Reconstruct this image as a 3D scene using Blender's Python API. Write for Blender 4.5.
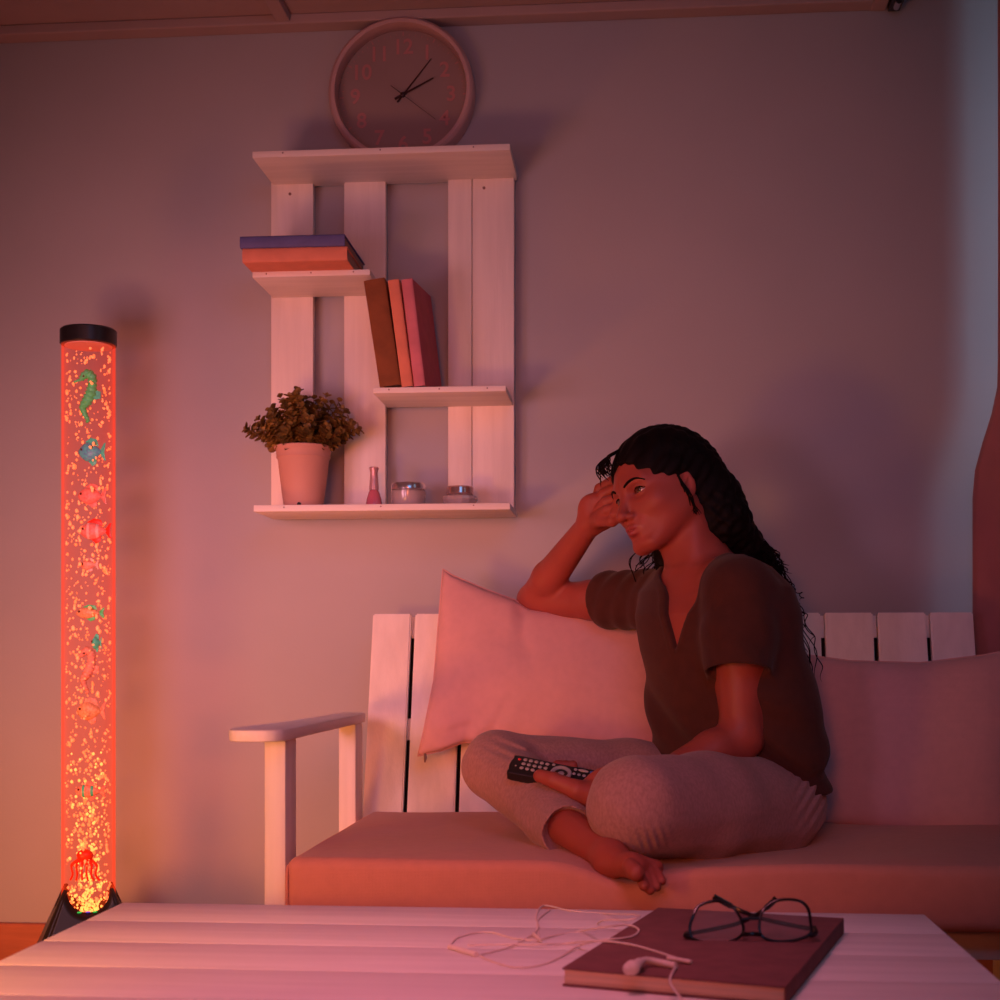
import bpy, bmesh, math, random
import numpy as np
from mathutils import Vector, Matrix
random.seed(7)
R_ = math.radians
for _o in list(bpy.data.objects): bpy.data.objects.remove(_o)
scene = bpy.context.scene

# ------------------------------------------------------------------ camera
YAW = 0.0897; EYE = 0.70; FPX = 1500.0; HOR = 660.0
cam_d = bpy.data.cameras.new('camera'); cam = bpy.data.objects.new('camera', cam_d)
scene.collection.objects.link(cam); scene.camera = cam
cam.location = (0, 0, EYE); cam.rotation_euler = (R_(90), 0, YAW)
cam_d.sensor_width = 36; cam_d.lens = 54; cam_d.shift_y = 0.16; cam_d.clip_start = 0.05
cam_d.dof.use_dof = True; cam_d.dof.focus_distance = 2.5; cam_d.dof.aperture_fstop = 8.0

# ------------------------------------------------------------------ world, exposure, lamps
w = bpy.data.worlds.new('world'); scene.world = w; w.use_nodes = True
w.node_tree.nodes['Background'].inputs[0].default_value = (0.55, 0.62, 0.80, 1)
w.node_tree.nodes['Background'].inputs[1].default_value = 1.0
scene.view_settings.view_transform = 'Standard'; scene.view_settings.look = 'None'
scene.view_settings.exposure = 0.0; scene.view_settings.gamma = 1.0
scene.view_settings.use_curve_mapping = False

def area(name, loc, target, size, color, power, size_y=None, spread=None):
    d = bpy.data.lights.new(name, 'AREA'); d.size = size; d.color = color; d.energy = power
    if size_y: d.shape = 'RECTANGLE'; d.size_y = size_y
    if spread: d.spread = R_(spread)
    o = bpy.data.objects.new(name, d); scene.collection.objects.link(o)
    o.location = loc
    o.rotation_euler = (Vector(target) - Vector(loc)).to_track_quat('-Z', 'Y').to_euler()
    return o


area('rose_softbox', (-.25, -.5, 1.05), (-.33, 3, .86), .4, (1, .18, .06), 1.7, spread=45)
area('rose_lamp', (-1.02, 1.75, .95), (-.85, 3, .88), .3, (1, .42, .54), 1.85, spread=105)
area('window_daylight', (.99, 2.25, 1.45), (0, 2.75, 1.35), 1.0, (.40, .74, 1), 3.6, 1.0)
area('peach_spot', (-.9, .3, .8), (-.25, 3, .82), .3, (1, .48, .85), .58, spread=60)
area('ember_lamp', (-.9, 1.1, .52), (-.35, 3, .75), .2, (1, .34, .05), 1.9, spread=100)
area('amber_lamp', (-1.45, 1.95, .22), (-.9, 3, .35), .25, (1, .25, .06), 3.8, spread=120)
area('pendant_over_table', (-.3, 1.3, 1.9), (-.25, 1.5, .4), .5, (1, .24, .36), 1.5, spread=60)  # unseen light added overhead to brighten the tabletop
area('blue_ceiling_panel', (.2, .6, 1.8), (-.1, 2.9, .7), .8, (.12, .46, 1), 1.3, spread=90)  # unseen blue fill added from above to tint the shadows

# ------------------------------------------------------------------ helpers
ca, sa = math.cos(YAW), math.sin(YAW)
def at(px, py, Y):
    """point seen at (px,py) lying at depth Y in the room"""
    t = (px - 500) / FPX
    X = Y * (t * ca - sa) / (ca + t * sa)
    zc = -X * sa + Y * ca
    return Vector((X, Y, EYE - (py - HOR) / FPX * zc))
def on(px, py, Z):
    """point seen at (px,py) lying at height Z"""
    zc = (EYE - Z) * FPX / (py - HOR); xc = (px - 500) / FPX * zc
    return Vector((xc * ca - zc * sa, xc * sa + zc * ca, Z))

MATS = {}
def mat(name, col, rough=0.6, var=0.06, vscale=8.0, bump=0.0, bscale=60.0, stretch=(1, 1, 1), spec=0.4,
        metal=0.0, trans=0.0, emis=None, estr=0.0, sss=0.0, weave=False, alpha=None, coat=0.0, col2=None, sheen=0.0, ior=1.45):
    m = bpy.data.materials.new(name); m.use_nodes = True; n = m.node_tree; N = n.nodes; L = n.links
    b = N['Principled BSDF']
    tc = N.new('ShaderNodeTexCoord'); mp = N.new('ShaderNodeMapping'); mp.inputs['Scale'].default_value = stretch
    L.new(tc.outputs['Object'], mp.inputs[0])
    nz = N.new('ShaderNodeTexNoise'); nz.inputs['Scale'].default_value = vscale; nz.inputs['Detail'].default_value = 5
    L.new(mp.outputs[0], nz.inputs['Vector'])
    rp = N.new('ShaderNodeValToRGB')
    c2 = col2 or tuple(min(1, c * (1 + var)) for c in col); c1 = tuple(c * (1 - var) for c in col)
    rp.color_ramp.elements[0].position = 0.35; rp.color_ramp.elements[1].position = 0.65
    rp.color_ramp.elements[0].color = (*c1, 1); rp.color_ramp.elements[1].color = (*c2, 1)
    L.new(nz.outputs['Fac'], rp.inputs[0]); L.new(rp.outputs[0], b.inputs['Base Color'])
    b.inputs['Roughness'].default_value = rough; b.inputs['Metallic'].default_value = metal
    b.inputs['Specular IOR Level'].default_value = spec; b.inputs['IOR'].default_value = ior
    b.inputs['Transmission Weight'].default_value = trans
    b.inputs['Coat Weight'].default_value = coat; b.inputs['Sheen Weight'].default_value = sheen
    if sss: b.inputs['Subsurface Weight'].default_value = sss; b.inputs['Subsurface Radius'].default_value = (0.012, 0.004, 0.002); b.inputs['Subsurface Scale'].default_value = 0.6
    if alpha is not None: b.inputs['Alpha'].default_value = alpha
    if emis: b.inputs['Emission Color'].default_value = (*emis, 1); b.inputs['Emission Strength'].default_value = estr
    if weave:
        w1 = N.new('ShaderNodeTexWave'); w1.inputs['Scale'].default_value = 160; w1.bands_direction = 'X'; w1.inputs['Distortion'].default_value = 2.5
        w2 = N.new('ShaderNodeTexWave'); w2.inputs['Scale'].default_value = 160; w2.bands_direction = 'Z'; w2.inputs['Distortion'].default_value = 2.5
        ad = N.new('ShaderNodeMath'); ad.operation = 'ADD'
        L.new(tc.outputs['Object'], w1.inputs[0]); L.new(tc.outputs['Object'], w2.inputs[0])
        L.new(w1.outputs['Fac'], ad.inputs[0]); L.new(w2.outputs['Fac'], ad.inputs[1])
        bp = N.new('ShaderNodeBump'); bp.inputs['Strength'].default_value = 0.25; bp.inputs['Distance'].default_value = 0.0015
        L.new(ad.outputs[0], bp.inputs['Height']); L.new(bp.outputs[0], b.inputs['Normal'])
    elif bump:
        n2 = N.new('ShaderNodeTexNoise'); n2.inputs['Scale'].default_value = bscale; n2.inputs['Detail'].default_value = 6
        L.new(mp.outputs[0], n2.inputs['Vector'])
        bp = N.new('ShaderNodeBump'); bp.inputs['Strength'].default_value = bump; bp.inputs['Distance'].default_value = 0.002
        L.new(n2.outputs['Fac'], bp.inputs['Height']); L.new(bp.outputs[0], b.inputs['Normal'])
    MATS[name] = m
    return m

M_wall = mat('wall_paint', (0.46, 0.46, 0.49), 0.85, 0.03, 3, 0.12, 180)
M_ceil = mat('ceiling_board', (0.48, 0.37, 0.36), 0.85, 0.04, 5, 0.1, 60)
M_floor = mat('floor_boards', (0.42, 0.20, 0.10), 0.5, 0.25, 9, 0.2, 40, (1, 12, 1))
M_base = mat('skirting_paint', (0.45, 0.14, 0.08), 0.5, 0.10, 9, 0.1, 40, (1, 8, 8))
M_wood = mat('white_painted_wood', (0.86, 0.80, 0.76), 0.5, 0.05, 6, 0.25, 45, (8, 8, 0.6))
M_woodx = mat('white_painted_wood_lengthwise', (0.86, 0.80, 0.76), 0.5, 0.05, 6, 0.25, 45, (0.6, 8, 8))
M_woody = mat('white_painted_arm', (0.86, 0.80, 0.76), 0.5, 0.05, 6, 0.25, 45, (8, 0.6, 8))
M_fab = mat('cushion_linen', (0.70, 0.385, 0.38), 0.9, 0.025, 60, weave=True, sheen=0.2)
M_seat = mat('seat_canvas', (0.64, 0.26, 0.20), 0.9, 0.025, 60, weave=True, sheen=0.2)
M_gapshade = mat('dark_backing', (0.02, 0.012, 0.012), 0.9, 0.1, 20)
M_black = mat('black_plastic', (0.018, 0.015, 0.016), 0.35, 0.1, 20, spec=0.5)
M_blackm = mat('black_matte', (0.012, 0.010, 0.010), 0.6, 0.1, 20)
M_nail = mat('nail_head', (0.25, 0.16, 0.15), 0.5, 0.1, 20, metal=0.3)
M_steel = mat('polished_metal', (0.75, 0.72, 0.75), 0.12, 0.02, 10, metal=1.0)

def lin(o): scene.collection.objects.link(o); return o
ORG = {}
def root(name, loc, label, cat, group=None):
    o = bpy.data.objects.new(name, None); lin(o); o.location = loc; o.empty_display_size = 0.05
    ORG[o.name] = Vector(loc); tag(o, label, cat, group); return o
def tag(o, label=None, cat=None, group=None, kind=None):
    if label: o['label'] = label
    if cat: o['category'] = cat
    if group: o['group'] = group
    if kind: o['kind'] = kind
    return o
class MB:
    def __init__(s): s.v = []; s.f = []; s.m = []
    def add(s, vs, fs, mi=0):
        n = len(s.v); s.v += [Vector(v) for v in vs]; s.f += [tuple(i + n for i in f) for f in fs]; s.m += [mi] * len(fs); return s
    def bm(s, bm, mi=0, M=None):
        if M is not None: bm.transform(M)
        bm.verts.index_update(); s.add([v.co.copy() for v in bm.verts], [[v.index for v in f.verts] for f in bm.faces], mi); bm.free(); return s
    def box(s, lo, hi, bev=0.0, M=None, mi=0, seg=2):
        b = bmesh.new(); bmesh.ops.create_cube(b, size=1)
        lo = Vector(lo); hi = Vector(hi)
        for v in b.verts: v.co = Vector([lo[i] + (v.co[i] + .5) * (hi[i] - lo[i]) for i in range(3)])
        if bev: bmesh.ops.bevel(b, geom=list(b.edges), offset=bev, segments=seg, profile=.5, affect='EDGES')
        return s.bm(b, mi, M)
    def lathe(s, prof, c=(0, 0, 0), n=32, M=None, mi=0, closed=False):
        vs = []; fs = []
        for (r, z) in prof:
            for k in range(n):
                a = 2 * math.pi * k / n; vs.append(Vector((r * math.cos(a), r * math.sin(a), z)))
        m = len(prof)
        for i in range(m - 1 + (1 if closed else 0)):
            j = (i + 1) % m
            for k in range(n):
                k2 = (k + 1) % n; fs.append((i * n + k, i * n + k2, j * n + k2, j * n + k))
        if not closed:
            fs.append(tuple(range(n))[::-1]); fs.append(tuple((m - 1) * n + k for k in range(n)))
        if M is not None: vs = [M @ v for v in vs]
        c = Vector(c); return s.add([v + c for v in vs], fs, mi)
    def tube(s, pts, r, n=8, mi=0, cap=True, closed=False, flat=None):
        pts = [Vector(p) for p in pts]; m = len(pts)
        if m < 2: return s
        rs = r if isinstance(r, (list, tuple)) else [r] * m
        vs = []; fs = []; up = None
        for i, p in enumerate(pts):
            if closed: t = pts[(i + 1) % m] - pts[i - 1]
            else: t = pts[min(i + 1, m - 1)] - pts[max(i - 1, 0)]
            if t.length < 1e-9: t = Vector((0, 0, 1))
            t.normalize()
            if up is None:
                up = Vector((0, 0, 1)) if abs(t.z) < .9 else Vector((1, 0, 0))
            u = (up - t * up.dot(t))
            if u.length < 1e-6: u = t.orthogonal()
            u.normalize(); w_ = t.cross(u); up = u
            for k in range(n):
                a = 2 * math.pi * k / n
                vs.append(p + (u * math.cos(a) * (flat or 1) + w_ * math.sin(a)) * rs[i])
        for i in range(m - (0 if closed else 1)):
            j = (i + 1) % m
            for k in range(n):
                k2 = (k + 1) % n; fs.append((i * n + k, i * n + k2, j * n + k2, j * n + k))
        if cap and not closed: fs.append(tuple(range(n))[::-1]); fs.append(tuple((m - 1) * n + k for k in range(n)))
        return s.add(vs, fs, mi)
    def ell(s, c, r, M=None, mi=0, sub=3):
        b = bmesh.new(); bmesh.ops.create_icosphere(b, subdivisions=sub, radius=1)
        for v in b.verts: v.co = Vector((v.co.x * r[0], v.co.y * r[1], v.co.z * r[2]))
        if M is not None: b.transform(M.to_4x4())
        for v in b.verts: v.co += Vector(c)
        return s.bm(b, mi)
    def prism(s, out, d, bev=0.0, mi=0):
        """outline (3D points, planar) extruded by vector d"""
        b = bmesh.new(); vs = [b.verts.new(p) for p in out]; f = b.faces.new(vs)
        r = bmesh.ops.extrude_face_region(b, geom=[f]); bmesh.ops.translate(b, vec=Vector(d), verts=[e for e in r['geom'] if isinstance(e, bmesh.types.BMVert)])
        if bev: bmesh.ops.bevel(b, geom=list(b.edges), offset=bev, segments=2, profile=.5, affect='EDGES')
        bmesh.ops.recalc_face_normals(b, faces=b.faces); return s.bm(b, mi)
    def build(s, name, mats, parent=None, smooth=True, ang=35, loc=None):
        me = bpy.data.meshes.new(name)
        if parent is not None:
            top = parent
            while top.parent: top = top.parent
            og = ORG[top.name]
        else: og = Vector(loc) if loc is not None else Vector((0, 0, 0))
        me.from_pydata([v - og for v in s.v], [], s.f); me.update()
        if not isinstance(mats, (list, tuple)): mats = [mats]
        for m_ in mats: me.materials.append(m_)
        me.polygons.foreach_set('material_index', s.m)
        b = bmesh.new(); b.from_mesh(me); bmesh.ops.recalc_face_normals(b, faces=b.faces); b.to_mesh(me); b.free()
        if smooth:
            me.polygons.foreach_set('use_smooth', [True] * len(me.polygons))
            try: me.set_sharp_from_angle(angle=R_(ang))
            except Exception: pass
        o = bpy.data.objects.new(name, me); lin(o)
        if parent is not None: o.parent = parent
        else: o.location = og; ORG[o.name] = og
        return o
def sub(o, part): o.parent = part; return o
def spline(pts, n=12, closed=False):
    P = [Vector(p) for p in pts]; out = []; m = len(P)
    rng = range(m if closed else m - 1)
    for i in rng:
        if closed: a, b, c, d = P[i - 1], P[i], P[(i + 1) % m], P[(i + 2) % m]
        else: a, b, c, d = P[max(i - 1, 0)], P[i], P[i + 1], P[min(i + 2, m - 1)]
        for k in range(n):
            t = k / n
            out.append(.5 * ((2 * b) + (c - a) * t + (2 * a - 5 * b + 4 * c - d) * t * t + (3 * b - a - 3 * c + d) * t ** 3))
    if not closed: out.append(P[-1])
    return out
def struct(name, mb, m, smooth=False):
    o = mb.build(name, m, smooth=smooth); o['kind'] = 'structure'; return o

# ------------------------------------------------------------------ the room
XL, XR, YB, YF = -2.6, 1.02, 3.0, -1.2
CZ = 1.975; CX = 0.49; TOP = 2.45
struct('floor', MB().box((XL - .1, YF - .1, -.1), (XR + .1, YB + .1, 0)), M_floor)
struct('wall_back', MB().box((XL - .1, YB, 0), (XR + .1, YB + .1, TOP)), M_wall)
struct('wall_left', MB().box((XL - .1, YF, 0), (XL, YB, TOP)), M_wall)
struct('wall_front', MB().box((XL - .1, YF - .1, 0), (XR + .1, YF, TOP)), M_wall)
mb = MB(); WY0, WY1, WZ0, WZ1 = 1.75, 2.75, 0.95, 1.95
mb.box((XR, YF, 0), (XR + .1, WY0, TOP)).box((XR, WY1, 0), (XR + .1, YB, TOP)).box((XR, WY0, 0), (XR + .1, WY1, WZ0)).box((XR, WY0, WZ1), (XR + .1, WY1, TOP))
struct('wall_right', mb, M_wall)
mb = MB()
for (a, b) in (((XR + .03, WY0, WZ0), (XR + .07, WY0 + .05, WZ1)), ((XR + .03, WY1 - .05, WZ0), (XR + .07, WY1, WZ1)), ((XR + .03, WY0, WZ0), (XR + .07, WY1, WZ0 + .05)),
               ((XR + .03, WY0, WZ1 - .05), (XR + .07, WY1, WZ1)), ((XR + .03, 2.23, WZ0), (XR + .07, 2.27, WZ1))):
    mb.box(a, b)
struct('window_1', mb, M_woody)
mb = MB().box((XL, YF, CZ + .02), (CX, YB, CZ + .06)).box((CX - .02, YF, CZ + .06), (CX, YB, TOP))
struct('ceiling', mb, M_ceil)
struct('trim_1', MB().box((XL, YB - .045, CZ), (CX, YB, CZ + .02), .003), M_ceil)
mb = MB()
for x in (-1.75, -.70, .35 - .8 + .8 + 10):
    if x < .4: mb.box((x - .017, YF, CZ + .004), (x + .012, YB - .045, CZ + .02), .002)
struct('trim_2', mb, M_ceil)
struct('trim_3', MB().box((CX - .03, YF, CZ - .002), (CX, YB - .002, CZ + .02), .003), M_ceil)
mb = MB().box((CX, YF, TOP), (XR + .1, YB + .1, TOP + .05)).box((XL - .1, YF - .1, TOP), (CX, YB + .1, TOP + .05))
struct('ceiling_upper', mb, M_ceil)
struct('baseboard_back', MB().box((XL, YB - .018, 0), (XR, YB, .158), .004), M_base)
t = root('curtain_track', (CX + .02, 2.2, CZ), 'black metal curtain track end at the edge of the dropped ceiling, top right', 'curtain track')
MB().box((CX + .002, 1.6, CZ - .008), (CX + .026, YB - .01, CZ + .05), .003).build('rail', M_black, t)
MB().tube([(CX + .014, 2.93, CZ - .012), (CX + .014, 2.96, CZ - .012)], .006).build('end_hook', M_steel, t)

# curtain: hangs along the right side, its far edge a little short of the back wall
def make_curtain():
    nu, nv = 130, 44; V = []; F = []
    for j in range(nv + 1):
        z = 2.38 - (2.38 - .06) * j / nv
        s = min(1, max(0, (1.24 - z) / .22)); s = s * s * (3 - 2 * s)
        for i in range(nu + 1):
            u = i / nu; y = 2.925 - u * 1.2
            a = .016 + .008 * math.sin(u * 9)
            x = .692 - .047 * s * math.exp(-u * 9) + a * math.sin(u * 62 + .25 * math.sin(z * 5)) * (.15 + .85 * min(1, u * 8))
            x += .010 * math.sin(u * 23 + z * 2.0) * min(1, u * 8) + .095 * min(1, u * 7) + .03 * u
            V.append((x, y + .012 * math.cos(u * 62), z))
    for j in range(nv):
        for i in range(nu):
            k = j * (nu + 1) + i; F.append((k, k + 1, k + nu + 2, k + nu + 1))
    return MB().add(V, F)
M_curt = mat('curtain_cloth', (0.50, 0.20, 0.20), 0.9, 0.06, 10, 0.2, 200, sheen=.2)
c = make_curtain().build('curtain', M_curt, ang=180)
sm = c.modifiers.new('thick', 'SOLIDIFY'); sm.thickness = .003
tag(c, 'dark red floor-length curtain hanging at the right edge beside the sofa', 'curtain')

# ------------------------------------------------------------------ sofa
SEATZ = .41
sofa = root('sofa', (0.06, 2.45, 0), 'white painted slatted wooden sofa with flat armrest', 'sofa')
XS0, XS1 = -.504, .632
edges = [-.504] + [-.4255 + .0971 * k for k in range(11)] + [.632]
def lean(z): return 2.75 + (z - .40) * (.115 / .39)
for k in range(12):
    a, b = edges[k] + (.004 if k else 0), edges[k + 1] - .004
    ys0, ys1 = lean(.30), lean(.789)
    b_ = MB(); bmx = bmesh.new(); bmesh.ops.create_cube(bmx, size=1)
    for v in bmx.verts:
        z = .30 if v.co.z < 0 else .789; y = lean(z) + (0 if v.co.y < 0 else .018)
        v.co = Vector((a if v.co.x < 0 else b, y, z))
    bmesh.ops.bevel(bmx, geom=list(bmx.edges), offset=.0025, segments=2, affect='EDGES')
    b_.bm(bmx); b_.build('back_slat', M_wood, sofa)
def rail(z0, z1, name='back_rail', off=.020, th=.022, mt=None):
    b = bmesh.new(); bmesh.ops.create_cube(b, size=1)
    for v in b.verts:
        z = z0 if v.co.z < 0 else z1
        v.co = Vector((XS0 + .01 if v.co.x < 0 else XS1 - .01, lean(z) + off + (0 if v.co.y < 0 else th), z))
    bmesh.ops.bevel(b, geom=list(b.edges), offset=.003, segments=2, affect='EDGES')
    MB().bm(b).build(name, mt or M_woodx, sofa)
rail(.742, .784); rail(.548, .588); rail(.30, .345)
rail(.35, .775, 'back_panel', .0425, .003, M_gapshade)  # dark sheet added behind the slats so their gaps look shaded
for sx in (-1, 1):
    def X(x): return x + .005 if sx < 0 else (.128 - x if x > -.54 else .668 - (x + .54) * .25)
    def bx(x0, x1, y0, y1, z0, z1, nm, bev=.004):
        a, b = sorted((X(x0), X(x1))); MB().box((a, y0, z0), (b, y1, z1), bev).build(nm, M_wood, sofa)
    bx(-.537, -.505, 2.12, 2.19, 0, .585, 'leg'); bx(-.537, -.505, 2.665, 2.735, 0, .585, 'leg')
    out = [(-.508, 2.765), (-.500, 2.70), (-.499, 2.30), (-.497, 2.12), (-.503, 2.075), (-.52, 2.058), (-.545, 2.055), (-.568, 2.065), (-.580, 2.09),
           (-.584, 2.13), (-.580, 2.20), (-.570, 2.28), (-.562, 2.36), (-.558, 2.5), (-.556, 2.765)]
    MB().prism([(X(x), y, .585) for x, y in spline([Vector((a, b, 0)) for a, b in out], 4, True) for x, y in [(x, y)]] if False else [(X(p.x), p.y, .585) for p in spline([Vector((a, b, 0)) for a, b in out], 3)], (0, 0, .017), .003).build('armrest', M_woody, sofa)
MB().box((-.505, 2.13, .284), (.633, 2.155, .329), .003).build('seat_rail', M_woodx, sofa)
MB().box((-.505, 2.71, .268), (.633, 2.735, .308), .003).build('seat_rail', M_woodx, sofa)
for k in range(9):
    y = 2.17 + k * .065; MB().box((-.503, y, .3135), (.631, y + .05, .3285), .003).build('seat_slat', M_woodx, sofa)

# ------------------------------------------------------------------ cushions
def softbox(x0, x1, y0, y1, z0, z1, rad, nx, ny, puff, seed=0, dents=()):
    """upholstered slab: rounded box with slightly domed faces and waviness"""
    b = bmesh.new(); bmesh.ops.create_cube(b, size=1)
    for v in b.verts: v.co = Vector(((x0 if v.co.x < 0 else x1), (y0 if v.co.y < 0 else y1), (z0 if v.co.z < 0 else z1)))
    bmesh.ops.bevel(b, geom=list(b.edges), offset=rad, segments=5, profile=.5, affect='EDGES')
    for ax, lo, hi, n in ((0, x0, x1, nx), (1, y0, y1, ny)):
        for k in range(1, n):
            co = [0, 0, 0]; no = [0, 0, 0]; co[ax] = lo + (hi - lo) * k / n; no[ax] = 1
            bmesh.ops.bisect_plane(b, geom=b.verts[:] + b.edges[:] + b.faces[:], plane_co=co, plane_no=no)
    for v in b.verts:
        u = (v.co.x - x0) / (x1 - x0); w_ = (v.co.y - y0) / (y1 - y0); tz = (v.co.z - z0) / (z1 - z0)
        dome = (math.sin(math.pi * min(1, max(0, u))) ** .5) * (math.sin(math.pi * min(1, max(0, w_))) ** .5)
        if tz > .5:
            v.co.z += puff * dome + .0012 * math.sin(v.co.x * 19 + seed) * math.cos(v.co.y * 23)
            for (dx, dy, dr, dd) in dents: v.co.z -= dd * math.exp(-((v.co.x - dx) ** 2 + (v.co.y - dy) ** 2) / dr ** 2)
        if w_ < .2: v.co.y -= .003 * math.sin(v.co.x * 13 + 1) * math.sin(math.pi * min(1, max(0, tz)))
    return MB().bm(b)
seat = root('seat_cushion', (.06, 2.4, .330), 'long salmon canvas seat cushion on the white sofa', 'cushion')
softbox(-.490, .632, 2.075, 2.748, .330, .421, .016, 40, 24, .001, dents=((.26, 2.33, .15, .020), (.08, 2.2, .10, .018), (-.01, 2.09, .06, .028))).build('cover', M_seat, seat, ang=60)
pip = spline([(-.488, 2.095, .408), (-.488, 2.079, .405), (-.488, 2.077, .37), (-.488, 2.079, .338)], 6)
MB().tube(pip, .0022, 6).build('seam', M_seat, seat)

def pillow(outline, ybase, tilt, thick, nu=56, nv=44, fold=0.0, seed=1, pinch=1.0, crease=()):
    """outline: function (u,v)->(px,py); tilt: y shift with height"""
    V = []; F = []; idx = {}
    rnd = random.Random(seed); ph = [rnd.uniform(0, 6.28) for _ in range(8)]
    for side in (0, 1):
        for j in range(nv + 1):
            for i in range(nu + 1):
                u, v = i / nu, j / nv
                rim = i in (0, nu) or j in (0, nv)
                if side and rim: idx[(1, i, j)] = idx[(0, i, j)]; continue
                px, py = outline(u, v)
                y0 = ybase + tilt * (py - 700) / 100.0
                eu = max(0, 4 * u * (1 - u)); ev = max(0, 4 * v * (1 - v))
                h = (eu ** .5 * ev ** .5) * (1 - .10 * (1 - eu) * (1 - ev))
                h = h ** .85
                wr = 0
                for (cu, cv, dx, dy, wd, am) in crease:
                    du, dv = u - cu, v - cv; al = du * dx + dv * dy; pe = -du * dy + dv * dx
                    if al > 0: wr += am * math.exp(-(pe / wd) ** 2) * math.exp(-al * 5) * min(1, al * 30)
                edge = (1 - eu) ** 4 + (1 - ev) ** 4
                wr += fold * edge * math.sin(u * 34 + ph[0]) * math.sin(v * 29 + ph[1]) * min(1, h * 3)
                d = thick * h + wr * min(1, h * 4)
                y = y0 - d if side == 0 else y0 + d * .75
                idx[(side, i, j)] = len(V); V.append(at(px, py, y0) + Vector((0, y - y0, 0)))
    for side in (0, 1):
        for j in range(nv):
            for i in range(nu):
                q = (idx[(side, i, j)], idx[(side, i + 1, j)], idx[(side, i + 1, j + 1)], idx[(side, i, j + 1)])
                F.append(q if side == 0 else q[::-1])
    rim = [V[idx[(0, i, 0)]] for i in range(nu)] + [V[idx[(0, nu, j)]] for j in range(nv)] + [V[idx[(0, i, nv)]] for i in range(nu, 0, -1)] + [V[idx[(0, 0, j)]] for j in range(nv, 0, -1)]
    return MB().add(V, F), rim
def curve1(pts):
    xs = [p[0] for p in pts]; ys = [p[1] for p in pts]
    def f(x):
        x = min(max(x, xs[0]), xs[-1])
        for i in range(len(xs) - 1):
            if x <= xs[i + 1]:
                t = (x - xs[i]) / (xs[i + 1] - xs[i]); t = t * t * (3 - 2 * t) * .5 + t * .5; return ys[i] + (ys[i + 1] - ys[i]) * t
        return ys[-1]
    return f
def coons(top, bot, left, right):
    def f(u, v):
        T = top(u); B = bot(u); Lf = left(v); Rt = right(v)
        c00 = top(0); c10 = top(1); c01 = bot(0); c11 = bot(1)
        return tuple((1 - v) * T[k] + v * B[k] + (1 - u) * Lf[k] + u * Rt[k] - ((1 - u) * (1 - v) * c00[k] + u * (1 - v) * c10[k] + (1 - u) * v * c01[k] + u * v * c11[k]) for k in (0, 1))
    return f
def poly(pts):
    fx = curve1([(p[0], p[1]) for p in pts]); fy = curve1([(p[0], p[2]) for p in pts])
    return lambda t: (fx(t), fy(t))
o1 = coons(poly([(0, 443, 569), (.05, 452, 575), (.18, 485, 589), (.3, 515, 600), (.38, 530, 609), (.46, 545, 611), (.7, 590, 612), (1, 655, 615)]),
           poly([(0, 418, 756), (.12, 440, 751), (.25, 465, 742), (.4, 490, 745), (.6, 560, 752), (1, 668, 760)]),
           poly([(0, 443, 569), (.3, 438, 630), (.6, 434, 680), (.85, 424, 730), (1, 418, 756)]),
           poly([(0, 655, 615), (.5, 660, 690), (1, 668, 760)]))
pm, rim = pillow(o1, 2.735, -.035, .062, fold=.0035, seed=3,
                 crease=((.0, .0, .7, .5, .05, -.006), (.02, .98, .8, -.5, .05, -.006), (.34, .02, .3, .9, .035, -.010), (.3, .98, .2, -.9, .03, .008), (.42, .98, .1, -.9, .025, .007), (.1, .5, .9, .1, .2, .003)))
pl = root('throw_pillow', at(540, 750, 2.70), 'peach linen throw pillow at the left, propped under her elbow', 'pillow')
pm.build('cover', M_fab, pl, ang=180)
MB().tube(rim, .0016, 6, closed=True).build('piping', M_fab, pl)
z0 = at(425, 753.5, 2.70)
mz = MB(); mz.tube([z0, z0 + Vector((.001, -.002, -.008)), z0 + Vector((0, -.003, -.016))], [.0022, .0030, .0014], 8); mz.build('zipper_pull', M_nail, pl)
o2 = coons(poly([(0, 806, 655), (.2, 850, 661), (.6, 920, 663), (.85, 985, 655), (1, 1014, 649)]),
           poly([(0, 800, 822), (.15, 832, 825), (.6, 920, 832), (1, 1016, 836)]),
           poly([(0, 806, 655), (.5, 812, 740), (1, 800, 822)]), poly([(0, 1014, 649), (.5, 1016, 740), (1, 1016, 836)]))
pm, rim = pillow(o2, 2.68, -.045, .075, fold=.002, seed=5, crease=((.28, 0, 0, 1, .03, -.006), (.05, .05, .8, .5, .06, -.004)))
pl2 = root('throw_pillow', at(940, 838, 2.62), 'rose linen pillow behind her back, leaning at the right end of the sofa', 'pillow')
pm.build('cover', M_fab, pl2, ang=180)
MB().tube(rim, .0016, 6, closed=True).build('piping', M_fab, pl2)

# ------------------------------------------------------------------ coffee table
TZ = .380
tb = root('coffee_table', (-.155, 1.6, 0), 'white painted plank coffee table in the foreground', 'table')
for k in range(5):
    y1 = 1.93 - k * .135; MB().box((-.675, y1 - .1335, TZ - .02), (.364, y1 - .0015, TZ), .0028, seg=2).build('plank', M_woodx, tb)
MB().box((-.64, 1.28, TZ - .026), (.33, 1.90, TZ - .0205), .002).build('under_board', M_woodx, tb)
for y0 in (1.29, 1.865): MB().box((-.62, y0, TZ - .085), (.31, y0 + .022, TZ - .0265), .003).build('apron', M_woodx, tb)
for x in (-.645, .285):
    for y in (1.285, 1.845): MB().box((x, y, 0), (x + .05, y + .05, TZ - .0265), .004).build('leg', M_wood, tb)

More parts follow.
